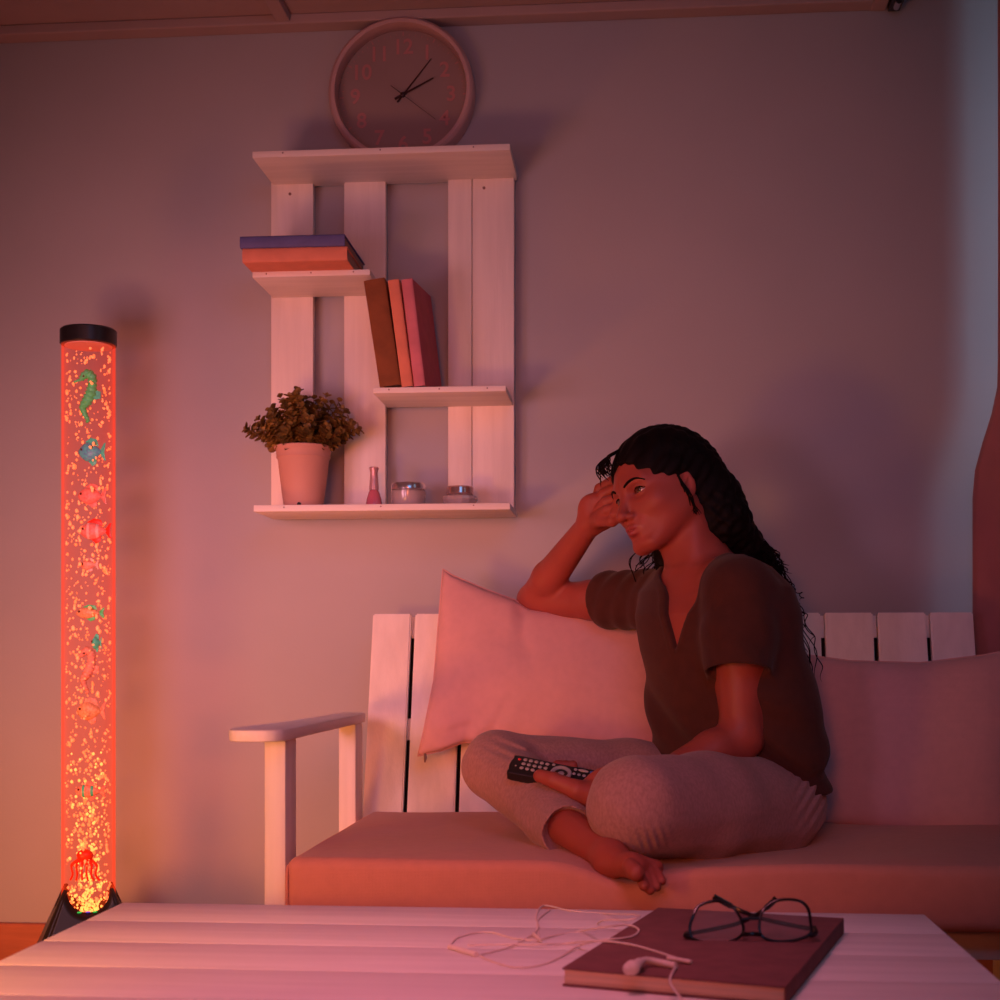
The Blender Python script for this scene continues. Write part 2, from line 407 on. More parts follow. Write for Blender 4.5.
# ------------------------------------------------------------------ book, glasses, earphones on the table
M_cov = mat('maroon_book_cloth', (0.20, 0.075, 0.075), 0.75, 0.1, 40, 0.3, 300)
M_page = mat('book_pages', (0.88, 0.62, 0.46), 0.8, 0.10, 3, 0.3, 60, (1, 1, 90))
def hexa(mb, pts, z0, z1, bev=0.001):
    return mb.prism([Vector((p[0], p[1], z0)) for p in pts], (0, 0, z1 - z0), bev)
BT = TZ + .0185
bk = [on(658, 907.5, BT), on(844, 918, BT), on(786, 986.5, BT), on(562, 967.5, BT)]
cen = sum(bk, Vector()) / 4
book = root('notebook', (cen.x, cen.y, TZ), 'closed maroon hardback notebook lying on the coffee table', 'book')
def inset(pts, k): return [cen + (p - cen) * k for p in pts]
hexa(MB(), bk, BT - .0022, BT).build('front_cover', M_cov, book)
hexa(MB(), bk, TZ + .0002, TZ + .0022).build('back_cover', M_cov, book)
hexa(MB(), inset(bk, .985), TZ + .0023, BT - .0023, .0002).build('pages', M_page, book)
spn = [bk[1], bk[2], bk[2] + (bk[3] - bk[2]) * .008, bk[1] + (bk[0] - bk[1]) * .008]
hexa(MB(), spn, TZ + .0022, BT - .0022, .0004).build('spine', M_cov, book)

M_frame = mat('black_acetate', (0.010, 0.008, 0.010), 0.22, 0.1, 20, spec=0.6)
gy = on(750, 941, BT).y
gl = root('eyeglasses', on(750, 941, BT), 'black framed eyeglasses standing folded on the maroon notebook', 'eyeglasses')
def gp(zx, zy, dy=0.0):
    p = at(550 + zx / 3.333, 880 + zy / 3.333, gy + dy); return p
L1 = [gp(*q) for q in ((478, 118, .010), (500, 84, .018), (560, 70, .022), (610, 92, .020), (638, 135, .012), (642, 178, .004), (600, 205, 0), (530, 209, -.002), (478, 196, -.002), (466, 160, .004))]
L2 = [gp(*q) for q in ((712, 100, .018), (760, 68, .022), (825, 68, .022), (858, 92, .016), (868, 140, .008), (868, 178, 0), (820, 200, -.002), (750, 204, -.002), (706, 186, 0), (698, 145, .008))]
g1 = MB().tube(spline(L1, 8, True), .0017, 8, closed=True).build('left_rim', M_frame, gl)
g2 = MB().tube(spline(L2, 8, True), .0017, 8, closed=True).build('right_rim', M_frame, gl)
mb = MB(); mb.tube(spline([gp(640, 132, .012), gp(670, 128, .012), gp(703, 128, .012)], 6), .0018, 8); mb.tube(spline([gp(641, 182, .002), gp(672, 180, -.002), gp(704, 182, .001)], 6), .0024, 8)
mb.build('bridge', M_frame, gl)
mb = MB().tube(spline([gp(470, 188, 0), gp(452, 185, .002), gp(458, 178, .010)], 5), .0032, 8); mb.build('hinge', M_frame, gl)
mb = MB().tube(spline([gp(864, 184, 0), gp(884, 178, .002), gp(880, 160, .012)], 5), .0032, 8); mb.build('hinge', M_frame, gl)
mb = MB().tube(spline([gp(456, 180, .010), gp(540, 165, .018), gp(625, 145, .026), gp(690, 115, .034), gp(730, 85, .036), gp(755, 60, .036)], 8), [.0019] * 30 + [.0026] * 11, 8, flat=1.3); mb.build('temple', M_frame, gl)
mb = MB().tube(spline([gp(880, 165, .012), gp(800, 150, .020), gp(720, 132, .030), gp(640, 105, .042), gp(590, 80, .044), gp(545, 55, .044)], 8), [.0019] * 30 + [.0026] * 11, 8, flat=1.3); mb.build('temple', M_frame, gl)
M_lens = mat('lens_glass', (1, 1, 1), 0.02, 0, 5, alpha=0.05, spec=0.6)
for Lp, nm in ((L1, 'left_lens'), (L2, 'right_lens')):
    c = sum(Lp, Vector()) / len(Lp); rr = spline(Lp, 6, True); vs = [c] + rr; n = len(rr)
    MB().add(vs, [(0, 1 + i, 1 + (i + 1) % n) for i in range(n)]).build(nm, M_lens, gl).parent = (g1 if nm[0] == 'l' else g2)

M_wire = mat('white_cable', (0.80, 0.66, 0.60), 0.45, 0.03, 20)
ep = root('earphones', on(560, 950, TZ), 'white wired earphones tangled across the table and notebook', 'earphones')
def ez(zx, zy, z=TZ + .0012): return on(430 + zx / 4.0, 880 + zy / 4.0, z)
TB = BT + .0012
wire = [ez(80, 262), ez(110, 232), ez(180, 212), ez(250, 210), ez(330, 232), ez(420, 240, TZ + .003), ez(500, 222), ez(600, 205), ez(700, 188, TB), ez(790, 180, TB), ez(835, 200, TB), ez(800, 228, TB), ez(700, 240, TB), ez(600, 262, TZ + .004), ez(500, 320), ez(420, 345), ez(330, 348), ez(240, 322), ez(195, 300)]
MB().tube(spline(wire, 8), .0012, 6).build('cable', M_wire, ep)
wire = [ez(195, 300), ez(260, 285), ez(340, 258, TZ + .002), ez(430, 200, TZ + .002), ez(425, 150), ez(440, 112), ez(470, 103), ez(560, 122), ez(700, 134), ez(835, 140, TB), ez(800, 158, TB), ez(700, 160, TZ + .01), ez(670, 175)]
MB().tube(spline(wire, 8), .0011, 6).build('cable', M_wire, ep)
wire = [ez(150, 260), ez(300, 258), ez(440, 258, TZ + .004), ez(560, 252, TZ + .003), ez(680, 244, TB), ez(800, 258, TB), ez(900, 285, TB), ez(1000, 318, TB), ez(1040, 325, TB)]
MB().tube(spline(wire, 8), .0013, 6).build('cable', M_wire, ep)
MB().tube(spline([ez(480, 120), ez(430, 165), ez(440, 235)], 8), .0011, 6).build('cable', M_wire, ep)
mb = MB().tube([ez(78, 266, TZ + .003), ez(185, 298, TZ + .003)], .0030, 10); mb.build('inline_remote', M_wire, ep)
mb = MB().tube([ez(415, 215, TZ + .004), ez(445, 242, TZ + .004)], .0022, 8); mb.build('splitter', M_wire, ep)
# bud resting on the notebook
b0 = ez(810, 350, BT + .0072)
bd = MB().ell(b0, (.0078, .0085, .0072)); bd = bd.build('earbud', M_wire, ep)
MB().tube(spline([b0 + Vector((.003, .004, .001)), ez(860, 322, BT + .007), ez(930, 333, BT + .004), ez(985, 345, BT + .0032)], 6), [.0050] * 4 + [.0036] * 15, 10).build('stem', M_wire, ep)
MB().ell(b0 + Vector((-.004, -.002, -.001)), (.0055, .0062, .0058)).build('grille', M_wire, ep).parent = bd
MB().tube(spline([ez(985, 345, BT + .0028), ez(965, 380, TB), ez(960, 410, TB), ez(985, 450, TB), ez(1040, 500, BT + .003), on(720, 1012, BT), on(735, 1030, TZ + .002)], 8), .0012, 6).build('cable', M_wire, ep)
MB().tube([ez(950, 312, BT + .003), ez(1045, 328, BT + .003)], .0022, 8).build('jack_sleeve', M_wire, ep)

# ------------------------------------------------------------------ wall shelf
YP = 2.962; YFR = 2.80
sh = root('wall_shelf', (-.48, YP, .98), 'white plank wall shelf with four staggered boards, hung under the clock', 'shelf')
planks = [(-.7290, -.6090), (-.5130, -.3930)]
def pxX(px, Y): return at(px, 600, Y).x
ZT0 = 1.655; ZB0 = .981
for a, b in ((271, 313), (344, 385.5), (448, 471.7), (472.3, 514)):
    xa, xb = pxX(a, YP), pxX(b, YP)
    MB().box((xa, YP, ZB0 + .004), (xb, YP + .018, ZT0 + .006), .0015).build('upright_plank', M_wood, sh)
XA, XB = pxX(271, YP), pxX(514, YP)
for z in (1.58, 1.03):
    for a, b in ((271, 313), (344, 385.5), (448, 514)): MB().box((pxX(a, YP) + .012, YP + .0185, z), (pxX(b, YP) - .012, YB, z + .05), .001).build('spacer_block', M_woodx, sh)
def board(x0, x1, z0, z1, yb=None, y0=YFR):
    bd_ = MB().box((x0, y0, z0), (x1, yb or YP - .0003, z1), .0012).build('shelf_board', M_woodx, sh)
    for f in (.12, .5, .86):
        x = x0 + (x1 - x0) * f
        MB().lathe([(.0014, 0), (.0014, .0009), (.001, .0012)], (x, y0 + .0001, z1 - .0045), 10, Matrix.Rotation(R_(90), 4, 'X')).build('nail', M_nail, sh).parent = bd_
board(pxX(252.3, YFR), pxX(510, YFR), ZT0, ZT0 + .0125, YP + .018)
board(pxX(252.3, YFR), pxX(370, YFR), 1.4275, 1.4385)
board(pxX(373, YFR), pxX(506, YFR), 1.2035, 1.2145)
board(pxX(253.6, YFR), pxX(510, YFR), .982, .9945, YP + .0)
for (px, py) in ((290, 194), (484, 188)):
    p = at(px, py, YP); MB().lathe([(.003, 0), (.003, .0012), (.0015, .0018)], (p.x, YP + .0002, p.z), 12, Matrix.Rotation(R_(90), 4, 'X')).build('screw', M_nail, sh)

# ------------------------------------------------------------------ clock
cc = at(400.5, 89.5, 2.955); RC = 73.8 / 1500 * 2.97
ck = root('wall_clock', (cc.x, 2.97, cc.z), 'round pink-framed wall clock above the wooden shelf', 'clock')
M_rim = mat('clock_rim', (0.62, 0.42, 0.40), 0.4, 0.04, 10)
M_face = mat('clock_face', (0.36, 0.27, 0.25), 0.7, 0.04, 10)
M_num = mat('clock_numeral', (0.55, 0.26, 0.25), 0.6, 0.04, 10)
M_hand = mat('clock_hand', (0.05, 0.02, 0.02), 0.4, 0.04, 10)
MX = Matrix.Rotation(R_(90), 4, 'X')   # local z -> -Y
RCI = RC - .0145
MB().lathe([(RC - .003, .0), (RC, .003), (RC, .040), (RC - .003, .046), (RC - .007, .049), (RCI + .001, .048), (RCI, .044), (RCI, .006), (RCI + .004, .0)], (cc.x, 2.998, cc.z), 96, MX, closed=True).build('rim', M_rim, ck)
MB().lathe([(RCI + .003, .004), (RCI + .003, .009)], (cc.x, 2.998, cc.z), 64, MX).build('dial', M_face, ck); dial_ = bpy.context.scene.collection.objects[-1]
YD = 2.998 - .009
def text_mesh(s, size, ext=.0006):
    cu = bpy.data.curves.new('t', 'FONT'); cu.body = s; cu.size = size; cu.extrude = ext; cu.align_x = 'CENTER'; cu.align_y = 'CENTER'; cu.offset = size * .018
    o = bpy.data.objects.new('t', cu); lin(o); dg = bpy.context.evaluated_depsgraph_get(); me = bpy.data.meshes.new_from_object(o.evaluated_get(dg))
    bpy.data.objects.remove(o); v = [x.co.copy() for x in me.vertices]; f = [list(p.vertices) for p in me.polygons]; return v, f
for k in range(1, 13):
    a = R_(30 * k); v, f = text_mesh(str(k), .042)
    r = RCI * .74
    MB().add([Vector((cc.x + math.sin(a) * r + q.x, YD - .0004 - q.z, cc.z + math.cos(a) * r + q.y)) for q in v], f).build('numeral', M_num, ck, smooth=False).parent = dial_
mb = MB()
for k in range(60):
    a = R_(6 * k); l = .008 if k % 5 == 0 else .004; wd = .0012 if k % 5 == 0 else .0005
    d = Vector((math.sin(a), 0, math.cos(a))); n_ = Vector((math.cos(a), 0, -math.sin(a))); p = Vector((cc.x, YD - .0003, cc.z)) + d * (RCI * .92)
    mb.prism([p - n_ * wd, p + n_ * wd, p + n_ * wd + d * l, p - n_ * wd + d * l], (0, -.0004, 0))
mb.build('minute_marks', M_num, ck, smooth=False).parent = dial_
def hand(a, l, wd, y, nm, tail=.018):
    a = R_(a); d = Vector((math.sin(a), 0, math.cos(a))); n_ = Vector((math.cos(a), 0, -math.sin(a))); p = Vector((cc.x, YD - y, cc.z))
    MB().prism([p - n_ * wd - d * tail, p + n_ * wd - d * tail, p + n_ * wd * .5 + d * l, p - n_ * wd * .5 + d * l], (0, -.0008, 0)).build(nm, M_hand, ck, smooth=False)
hand(39, .092, .0017, .004, 'minute_hand'); hand(63, .070, .0026, .006, 'hour_hand'); hand(128, .085, .0006, .008, 'second_hand', .03)
MB().lathe([(.004, 0), (.004, .011), (.002, .012)], (cc.x, YD, cc.z), 16, MX).build('hub', M_hand, ck)

# ------------------------------------------------------------------ books on the shelf
M_blue = mat('blue_book_cloth', (0.12, 0.12, 0.30), 0.7, 0.08, 30, .2, 200)
M_oran = mat('orange_book_cloth', (0.75, 0.26, 0.16), 0.7, 0.06, 30, .2, 200)
M_brow = mat('brown_book_cloth', (0.23, 0.075, 0.025), 0.75, 0.12, 30, .3, 150)
M_red = mat('pink_red_book_cloth', (0.52, 0.10, 0.12), 0.7, 0.08, 30, .2, 200)
M_pag2 = mat('aged_pages', (0.42, 0.26, 0.20), 0.85, 0.15, 4, 0.3, 60, (1, 1, 90))
def make_book(name, label, M, L, D, T, cov, page, group, spine_mat=None, worn=0):
    """local: x along the spine, y depth away from the spine, z thickness"""
    org = M @ Vector((L / 2, D / 2, 0)); o = root(name, org, label, 'book', group)
    c = .0022
    def bx(lo, hi, b): return MB().box(lo, hi, b, M)
    bx((0, 0.001, T - c), (L, D, T), .0007).build('cover', cov, o); bx((0, 0.001, 0), (L, D, c), .0007).build('cover', cov, o)
    bx((.003, .003, c), (L - .003, D - .004, T - c), .0003).build('pages', page, o)
    n = 8; vs = []; fs = []
    for i in range(n + 1):
        a = math.pi * i / n; y = -.003 * math.sin(a); z = T * (.5 - .5 * math.cos(a))
        for x in (0, L):
            for (dy) in (0, .0022): vs.append(M @ Vector((x, y + dy, z)))
    for i in range(n):
        k = i * 4; l = k + 4
        fs += [(k, l, l + 2, k + 2), (k + 1, k + 3, l + 3, l + 1), (k, k + 1, l + 1, l), (k + 2, l + 2, l + 3, k + 3)]
    MB().add(vs, fs).build('spine', spine_mat or cov, o, ang=80)
    return o
def Tr(x, y, z): return Matrix.Translation((x, y, z))
make_book('book', 'orange book lying flat on the short shelf board, under the blue book', Tr(-.7265, 2.735, 1.4387) @ Matrix.Rotation(R_(.4), 4, 'Z'), .197, .205, .026, M_oran, M_pag2, 'books on the shelf')
make_book('book', 'dark blue book lying flat on top of the orange book', Tr(-.7305, 2.732, 1.4649) @ Matrix.Rotation(R_(.2), 4, 'Z'), .197, .21, .0215, M_blue, M_pag2, 'books on the shelf')
def leaning(px_bl, px_tl, py_bl, py_tl, wpx, D, cov, label, sp=None, zoff=0, yo=2.805, yaw=0):
    a = at(px_bl, py_bl, yo); b = at(px_tl, py_tl, yo); up = (b - a); L = up.length * 1.015; up.normalize()
    T = wpx / 1500 * 2.83; side = Vector((up.z, 0, -up.x))   # to the right
    dep = Vector((0, 1, 0)); dep = (dep + side * yaw).normalized(); side = (side - dep * side.dot(dep)).normalized()
    # local x -> up, y -> depth, z -> side
    R = Matrix(((up.x, dep.x, side.x), (up.y, dep.y, side.y), (up.z, dep.z, side.z))).to_4x4()
    base = Vector((a.x, yo, 0)); base.z = 1.2147 + max(0, -side.z * T) + zoff
    return make_book('book', label, Matrix.Translation(base) @ R, L, D, T, cov, M_pag2, 'books on the shelf', sp)
leaning(380, 364, 384, 279, 21.4, .148, M_brow, 'thick worn brown book leaning at the left of the three upright books')
leaning(401.8, 388, 381, 276, 11.5, .145, M_oran, 'thin orange book leaning between the brown and the red book')
leaning(414.2, 401.5, 379, 273.8, 11.5, .150, M_red, 'red book with a pink spine leaning at the right of the three upright books', mat('pink_spine', (0.62, 0.20, 0.24), .7, .08, 30, .2, 200), yo=2.803, yaw=.10)

# ------------------------------------------------------------------ plant pot
ZS = .9946
pc = at(303.5, 500, 2.872); pot = root('potted_plant', (pc.x, pc.y, ZS), 'small bushy plant in a terracotta-pink pot on the lowest shelf board', 'potted plant')
M_pot = mat('terracotta_pot', (0.62, 0.33, 0.26), 0.6, 0.04, 10, .1, 60)
M_leaf = mat('plant_leaf', (0.16, 0.10, 0.025), 0.55, 0.3, 25, col2=(0.30, 0.17, 0.035))
M_stem = mat('plant_stem', (0.12, 0.05, 0.02), 0.7, 0.1, 20)
M_soil = mat('potting_soil', (0.05, 0.025, 0.015), 0.95, 0.3, 60, .8, 60)
s_ = 2.93 / 1500
prof = [(.0, 0), (18.5 * s_, 0), (19.3 * s_, .002), (21.5 * s_, .030), (25.5 * s_, .094), (27.0 * s_, .098), (26.6 * s_, .101), (27.3 * s_, .112), (29 * s_, .115), (29.3 * s_, .119), (28.3 * s_, .1205), (26.6 * s_, .118), (25 * s_, .105), (18 * s_, .006), (0, .006)]
MB().lathe(prof, (pc.x, pc.y, ZS), 48).build('pot', M_pot, pot, ang=50); pot_ = scene.collection.objects[-1]
MB().lathe([(0, .100), (24.2 * s_, .100), (24 * s_, .106), (0, .110)], (pc.x, pc.y, ZS), 32).build('soil', M_soil, pot).parent = pot_
MB().lathe([(0, 0), (.0042, 0), (.0042, .0012), (0, .0016)], (pc.x, pc.y - 19.9 * s_ + .001, ZS + .0045), 12, MX).build('drain_hole', M_blackm, pot).parent = pot_
rn = random.Random(11); lf = MB(); st = MB()
ctr = Vector((pc.x, pc.y, ZS + .11))
def leaf(p, d, nrm, L):
    d = d.normalized(); s2 = d.cross(nrm).normalized(); nn = s2.cross(d)
    pts = []; W = L * .46
    for (t, w_) in ((0, .04), (.15, .55), (.4, 1), (.7, .85), (.92, .4), (1, .02)):
        for q in (-1, 0, 1):
            pts.append(p + d * (t * L) + s2 * (q * w_ * W) + nn * ((abs(q) * .22 - .25 * t * t) * L * .6))
    fs = []
    for i in range(5):
        for q in (0, 1): k = i * 3 + q; fs.append((k, k + 1, k + 4, k + 3))
    lf.add(pts, fs)
stems = []
for k in range(105):
    a = rn.uniform(0, 2 * math.pi); sp = rn.uniform(0.0, 1.0) ** .7
    stems.append((a, sp, rn.uniform(.070, .122) * (1.0 if sp < .5 else .76)))
stems += [(math.pi * 1.02, 1.1, .092), (math.pi * .95, .95, .092), (0.05, 1.0, .085), (-.2, .95, .09), (math.pi * 1.1, 1.15, .092), (2.2, .22, .120), (2.4, .35, .108), (.4, .4, .108), (math.pi, .6, .10), (0, .6, .10)]
for (a, sp, L) in stems:
    d0 = Vector((math.cos(a) * sp * .92, math.sin(a) * sp * .75, 1.15 - .35 * sp)).normalized()
    drop = .26 * sp ** 2 * rn.uniform(.6, 1.2)
    p = ctr + Vector((math.cos(a), math.sin(a) * .8, 0)) * (.012 + .018 * min(1, sp)) + Vector((0, 0, -.006)); pts = [p.copy()]; d = d0.copy()
    n = 9
    for i in range(n):
        d = (d + Vector((rn.uniform(-.12, .12), rn.uniform(-.12, .12), -drop * .16))).normalized(); q = p + d * L / n
        if q.y > 2.948: q.y = 2.948
        p = q; pts.append(p.copy())
        if i >= 1:
            s2 = d.cross(Vector((rn.uniform(-1, 1), rn.uniform(-1, 1), rn.uniform(-1, 1)))).normalized()
            for sg in (1, -1):
                ld = (s2 * sg * .85 + d * .55 + Vector((0, 0, .1))).normalized(); ll = (.0225 - .0009 * i) * rn.uniform(.7, 1.15)
                if p.y + ld.y * ll < 2.955: leaf(p, ld, d, ll)
    if p.y < 2.935: leaf(p, d, Vector((0, -1, 0)), .010)
    st.tube(pts, [.0011] * (len(pts) - 2) + [.0008, .0005], 5)
st.build('stems', M_stem, pot)
f = lf.build('foliage', M_leaf, pot, ang=180)

# ------------------------------------------------------------------ nail polish and jars
M_pol = mat('pink_polish', (0.62, 0.16, 0.22), 0.15, 0.05, 20, spec=.8, coat=.6)
M_cap = mat('polish_cap', (0.62, 0.36, 0.38), 0.3, 0.05, 20, spec=.6, metal=.3)
M_jar = mat('frosted_jar', (0.60, 0.50, 0.50), 0.15, 0.04, 20, alpha=.55, spec=.9, coat=.5)
M_cream = mat('face_cream', (0.62, 0.52, 0.50), 0.5, 0.03, 20)
M_lid = mat('jar_lid', (0.70, 0.64, 0.66), 0.18, 0.03, 20, metal=.85)
M_lid2 = mat('rose_jar_lid', (0.72, 0.50, 0.46), 0.15, 0.03, 20, metal=.8)
p = at(374, 500, 2.872); npb = root('nail_polish_bottle', (p.x, p.y, ZS), 'pink nail polish bottle with a tall cap on the lowest shelf board', 'nail polish')
k_ = 2.895 / 1500
MB().lathe([(0, 0), (8.0 * k_, 0), (8.6 * k_, .002), (8.4 * k_, .006), (7.2 * k_, .018), (5.6 * k_, .029), (4.2 * k_, .034), (0, .034)], (p.x, p.y, ZS), 32).build('bottle', M_pol, npb)
MB().lathe([(0, .0345), (4.8 * k_, .0345), (4.9 * k_, .038), (4.1 * k_, .055), (3.7 * k_, .068), (4.6 * k_, .074), (4.8 * k_, .077), (4.2 * k_, .079), (0, .079)], (p.x, p.y, ZS), 32).build('cap', M_cap, npb)
p = at(408.5, 500, 2.875); j1 = root('cream_jar', (p.x, p.y, ZS), 'larger cosmetic jar with a wide silvery lid, middle of the lowest board', 'jar')
MB().lathe([(0, 0), (15.5 * k_, 0), (16.6 * k_, .003), (17.6 * k_, .020), (18.0 * k_, .031), (17 * k_, .033), (0, .033)], (p.x, p.y, ZS), 48).build('glass_body', M_jar, j1); gb = scene.collection.objects[-1]
MB().lathe([(0, .003), (12.5 * k_, .003), (14 * k_, .012), (14.5 * k_, .030), (0, .030)], (p.x, p.y, ZS), 32).build('cream', M_cream, j1).parent = gb
MB().lathe([(0, .0335), (17.0 * k_, .0335), (17.6 * k_, .0345), (17.6 * k_, .043), (16.5 * k_, .0465), (12 * k_, .048), (0, .048)], (p.x, p.y, ZS), 48).build('lid', M_lid, j1)
p = at(460, 500, 2.875); j2 = root('cream_jar', (p.x, p.y, ZS), 'small faceted glass jar with a rose metal lid, right end of the lowest board', 'jar')
MB().lathe([(0, 0), (13 * k_, 0), (14.5 * k_, .003), (18.0 * k_, .014), (17.3 * k_, .020), (13 * k_, .0235), (0, .0235)], (p.x, p.y, ZS), 14).build('glass_body', M_jar, j2, ang=10); gb = scene.collection.objects[-1]
MB().lathe([(0, .003), (9.5 * k_, .003), (12 * k_, .012), (10 * k_, .020), (0, .020)], (p.x, p.y, ZS), 32).build('cream', M_cream, j2).parent = gb
MB().lathe([(0, .024), (13.3 * k_, .024), (14 * k_, .026), (13.6 * k_, .037), (12.5 * k_, .0395), (0, .0405)], (p.x, p.y, ZS), 48).build('lid', M_lid2, j2)

# ------------------------------------------------------------------ bubble tube lamp
TC = at(88.5, 600, 2.74); TC = Vector((TC.x, TC.y, 0)); S2 = 2.825 / 1500; RT = 26.6 * S2
ZT = EYE + (HOR - 330) * S2; ZB = .223
lamp = root('bubble_tube_lamp', (TC.x, TC.y, 0), 'tall clear bubble tube lamp glowing orange, black cap and base, left of the sofa', 'lamp')
def volmat(name, col, s, dens):
    m = bpy.data.materials.new(name); m.use_nodes = True; N = m.node_tree.nodes; L = m.node_tree.links
    N.remove(N['Principled BSDF']); e = N.new('ShaderNodeEmission'); e.inputs[0].default_value = (*col, 1); e.inputs[1].default_value = s
    no = N.new('ShaderNodeTexNoise'); no.inputs['Scale'].default_value = 3
    ab = N.new('ShaderNodeVolumeAbsorption'); ab.inputs[0].default_value = (1, .25, .15, 1); ab.inputs[1].default_value = dens
    ad = N.new('ShaderNodeAddShader'); L.new(e.outputs[0], ad.inputs[0]); L.new(ab.outputs[0], ad.inputs[1])
    L.new(ad.outputs[0], N['Material Output'].inputs['Volume']); return m
M_tubew = volmat('glowing_acrylic_wall', (1.0, 0.060, 0.010), 20, 35)
M_water = volmat('lit_water', (1.0, 0.10, 0.03), .10, 3)
M_bub = mat('lit_bubble', (0.9, 0.5, 0.3), 0.3, .05, 20, emis=(1.0, 0.24, 0.07), estr=1.0)
M_bub2 = mat('bright_bubble', (0.9, 0.7, 0.3), 0.3, .05, 20, emis=(1.0, 0.55, 0.12), estr=1.25)
MB().lathe([(RT, ZB), (RT, ZT - .028), (RT - .0045, ZT - .028), (RT - .0045, ZB)], TC, 64, closed=True).build('acrylic_tube', M_tubew, lamp)
MB().lathe([(RT - .006, ZB), (RT - .006, ZT - .03)], TC, 48).build('water', M_water, lamp)
MB().lathe([(0, ZT - .030), (RT + .0006, ZT - .030), (RT + .0022, ZT - .028), (RT + .0022, ZT - .003), (RT - .001, ZT), (0, ZT)], TC, 64).build('top_cap', M_black, lamp)
MB().lathe([(0, ZT - .0325), (RT - .0062, ZT - .0325), (RT - .0062, ZT - .0305), (0, ZT - .0305)], TC, 48).build('reflector_plate', mat('reflector', (.8, .5, .42), .6, .03, 10), lamp)  # pale disc added to brighten the dark underside of the cap
# base: chamfered square frustum whose faces dip in a parabola between the corner posts
def base_half(z):
    z1 = .275; t = (z1 - z)
    return .0455 + min(t, .14) * .44 + max(0, t - .14) * .22
bb = MB(); V = []; F = []; nU = 24; nV = 14
def base_face(rot, corner=False):
    V = []; F = []
    for i in range(nU + 1):
        u = -1 + 2 * i / nU
        ztop = .2755 - .040 * (1 - abs(u) ** 2.2)
        for j in range(nV + 1):
            z = ztop * (1 - j / nV); h = base_half(z); hw = h * .86
            p = Vector((u * hw, -h * .98, z)); V.append(Matrix.Rotation(rot, 4, 'Z') @ p + TC)
    for i in range(nU):
        for j in range(nV): k = i * (nV + 1) + j; F.append((k, k + 1, k + nV + 2, k + nV + 1))
    return V, F
Y0 = R_(20.6)
for r in range(4):
    v, f_ = base_face(Y0 + r * math.pi / 2); bb.add(v, f_)
    V = []; F = []
    for j in range(nV + 1):
        z = .2755 * (1 - j / nV); h = base_half(z)
        for q in ((h * .86, -h * .98), (h * .925, -h * .925), (h * .98, -h * .86)): V.append(Matrix.Rotation(Y0 + r * math.pi / 2, 4, 'Z') @ Vector((q[0], q[1], z)) + TC)
    for j in range(nV):
        for q in (0, 1): k = j * 3 + q; F.append((k, k + 1, k + 4, k + 3))
    bb.add(V, F)
bo = bb.build('base', M_black, lamp, ang=25); sm = bo.modifiers.new('thick', 'SOLIDIFY'); sm.thickness = .004; sm.offset = -1
MB().lathe([(0, .200), (RT - .008, .200), (RT - .008, .222), (0, .222)], TC, 48).build('light_plate', mat('led_plate', (.3, .15, .1), .4, .05, 10, emis=(1, .25, .05), estr=2.0), lamp)
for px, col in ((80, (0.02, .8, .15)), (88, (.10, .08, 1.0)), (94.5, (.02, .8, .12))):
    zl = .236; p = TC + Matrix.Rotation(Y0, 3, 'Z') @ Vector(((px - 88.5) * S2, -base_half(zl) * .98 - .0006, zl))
    MB().ell(p, (.0045, .0012, .0016), Matrix.Rotation(Y0, 3, 'Z'), sub=2).build('indicator_light', mat('led', col, .4, .05, 10, emis=col, estr=.35), lamp)  # glowing discs imitate coloured reflections on the base
rb = random.Random(5); bu = MB(); b2 = MB()
ico = bmesh.new(); bmesh.ops.create_icosphere(ico, subdivisions=1, radius=1); IV = [v.co.copy() for v in ico.verts]; IF = [[v.index for v in f.verts] for f in ico.faces]; ico.free()
def bub(mb, p, r, s=(1, 1, 1)): mb.add([p + Vector((v.x * r * s[0], v.y * r * s[1], v.z * r * s[2])) for v in IV], IF)
for k in range(900):
    z = ZB + .01 + (ZT - ZB - .05) * rb.random()
    if rb.random() < .62:
        a = rb.uniform(0, 2 * math.pi); rr = (RT - .0105)
    else: a = rb.uniform(0, 2 * math.pi); rr = (RT - .012) * math.sqrt(rb.random())
    r = rb.choice([.0011, .0015, .0019, .0024, .0030]) * rb.uniform(.8, 1.2)
    p = TC + Vector((math.cos(a) * rr, math.sin(a) * rr, z)); bub(bu, p, r, (1, 1, rb.uniform(.8, 1.7)))
    if rb.random() < .3: bub(bu, p + Vector((rb.uniform(-1, 1) * r, 0, rb.uniform(1, 2) * r)), r * .7)
for k in range(520):
    t = rb.random() ** 1.6; z = ZB + .005 + t * .30; wd = .010 + .010 * (1 - t) + (.012 if t > .5 else 0)
    p = TC + Vector((rb.gauss(0, wd), rb.gauss(0, wd), z)); d = Vector((p.x - TC.x, p.y - TC.y, 0))
    if d.length > RT - .012: continue
    (bub(b2, p, rb.uniform(.0015, .0032), (1, 1, 1.2)) if rb.random() < .45 + .4 * (1 - t) else bub(bu, p, rb.uniform(.0015, .0034), (1, 1, 1.2)))
o = bu.build('bubbles', M_bub, lamp, ang=180); o['kind'] = 'stuff'
o = b2.build('bright_bubbles', M_bub2, lamp, ang=180); o['kind'] = 'stuff'

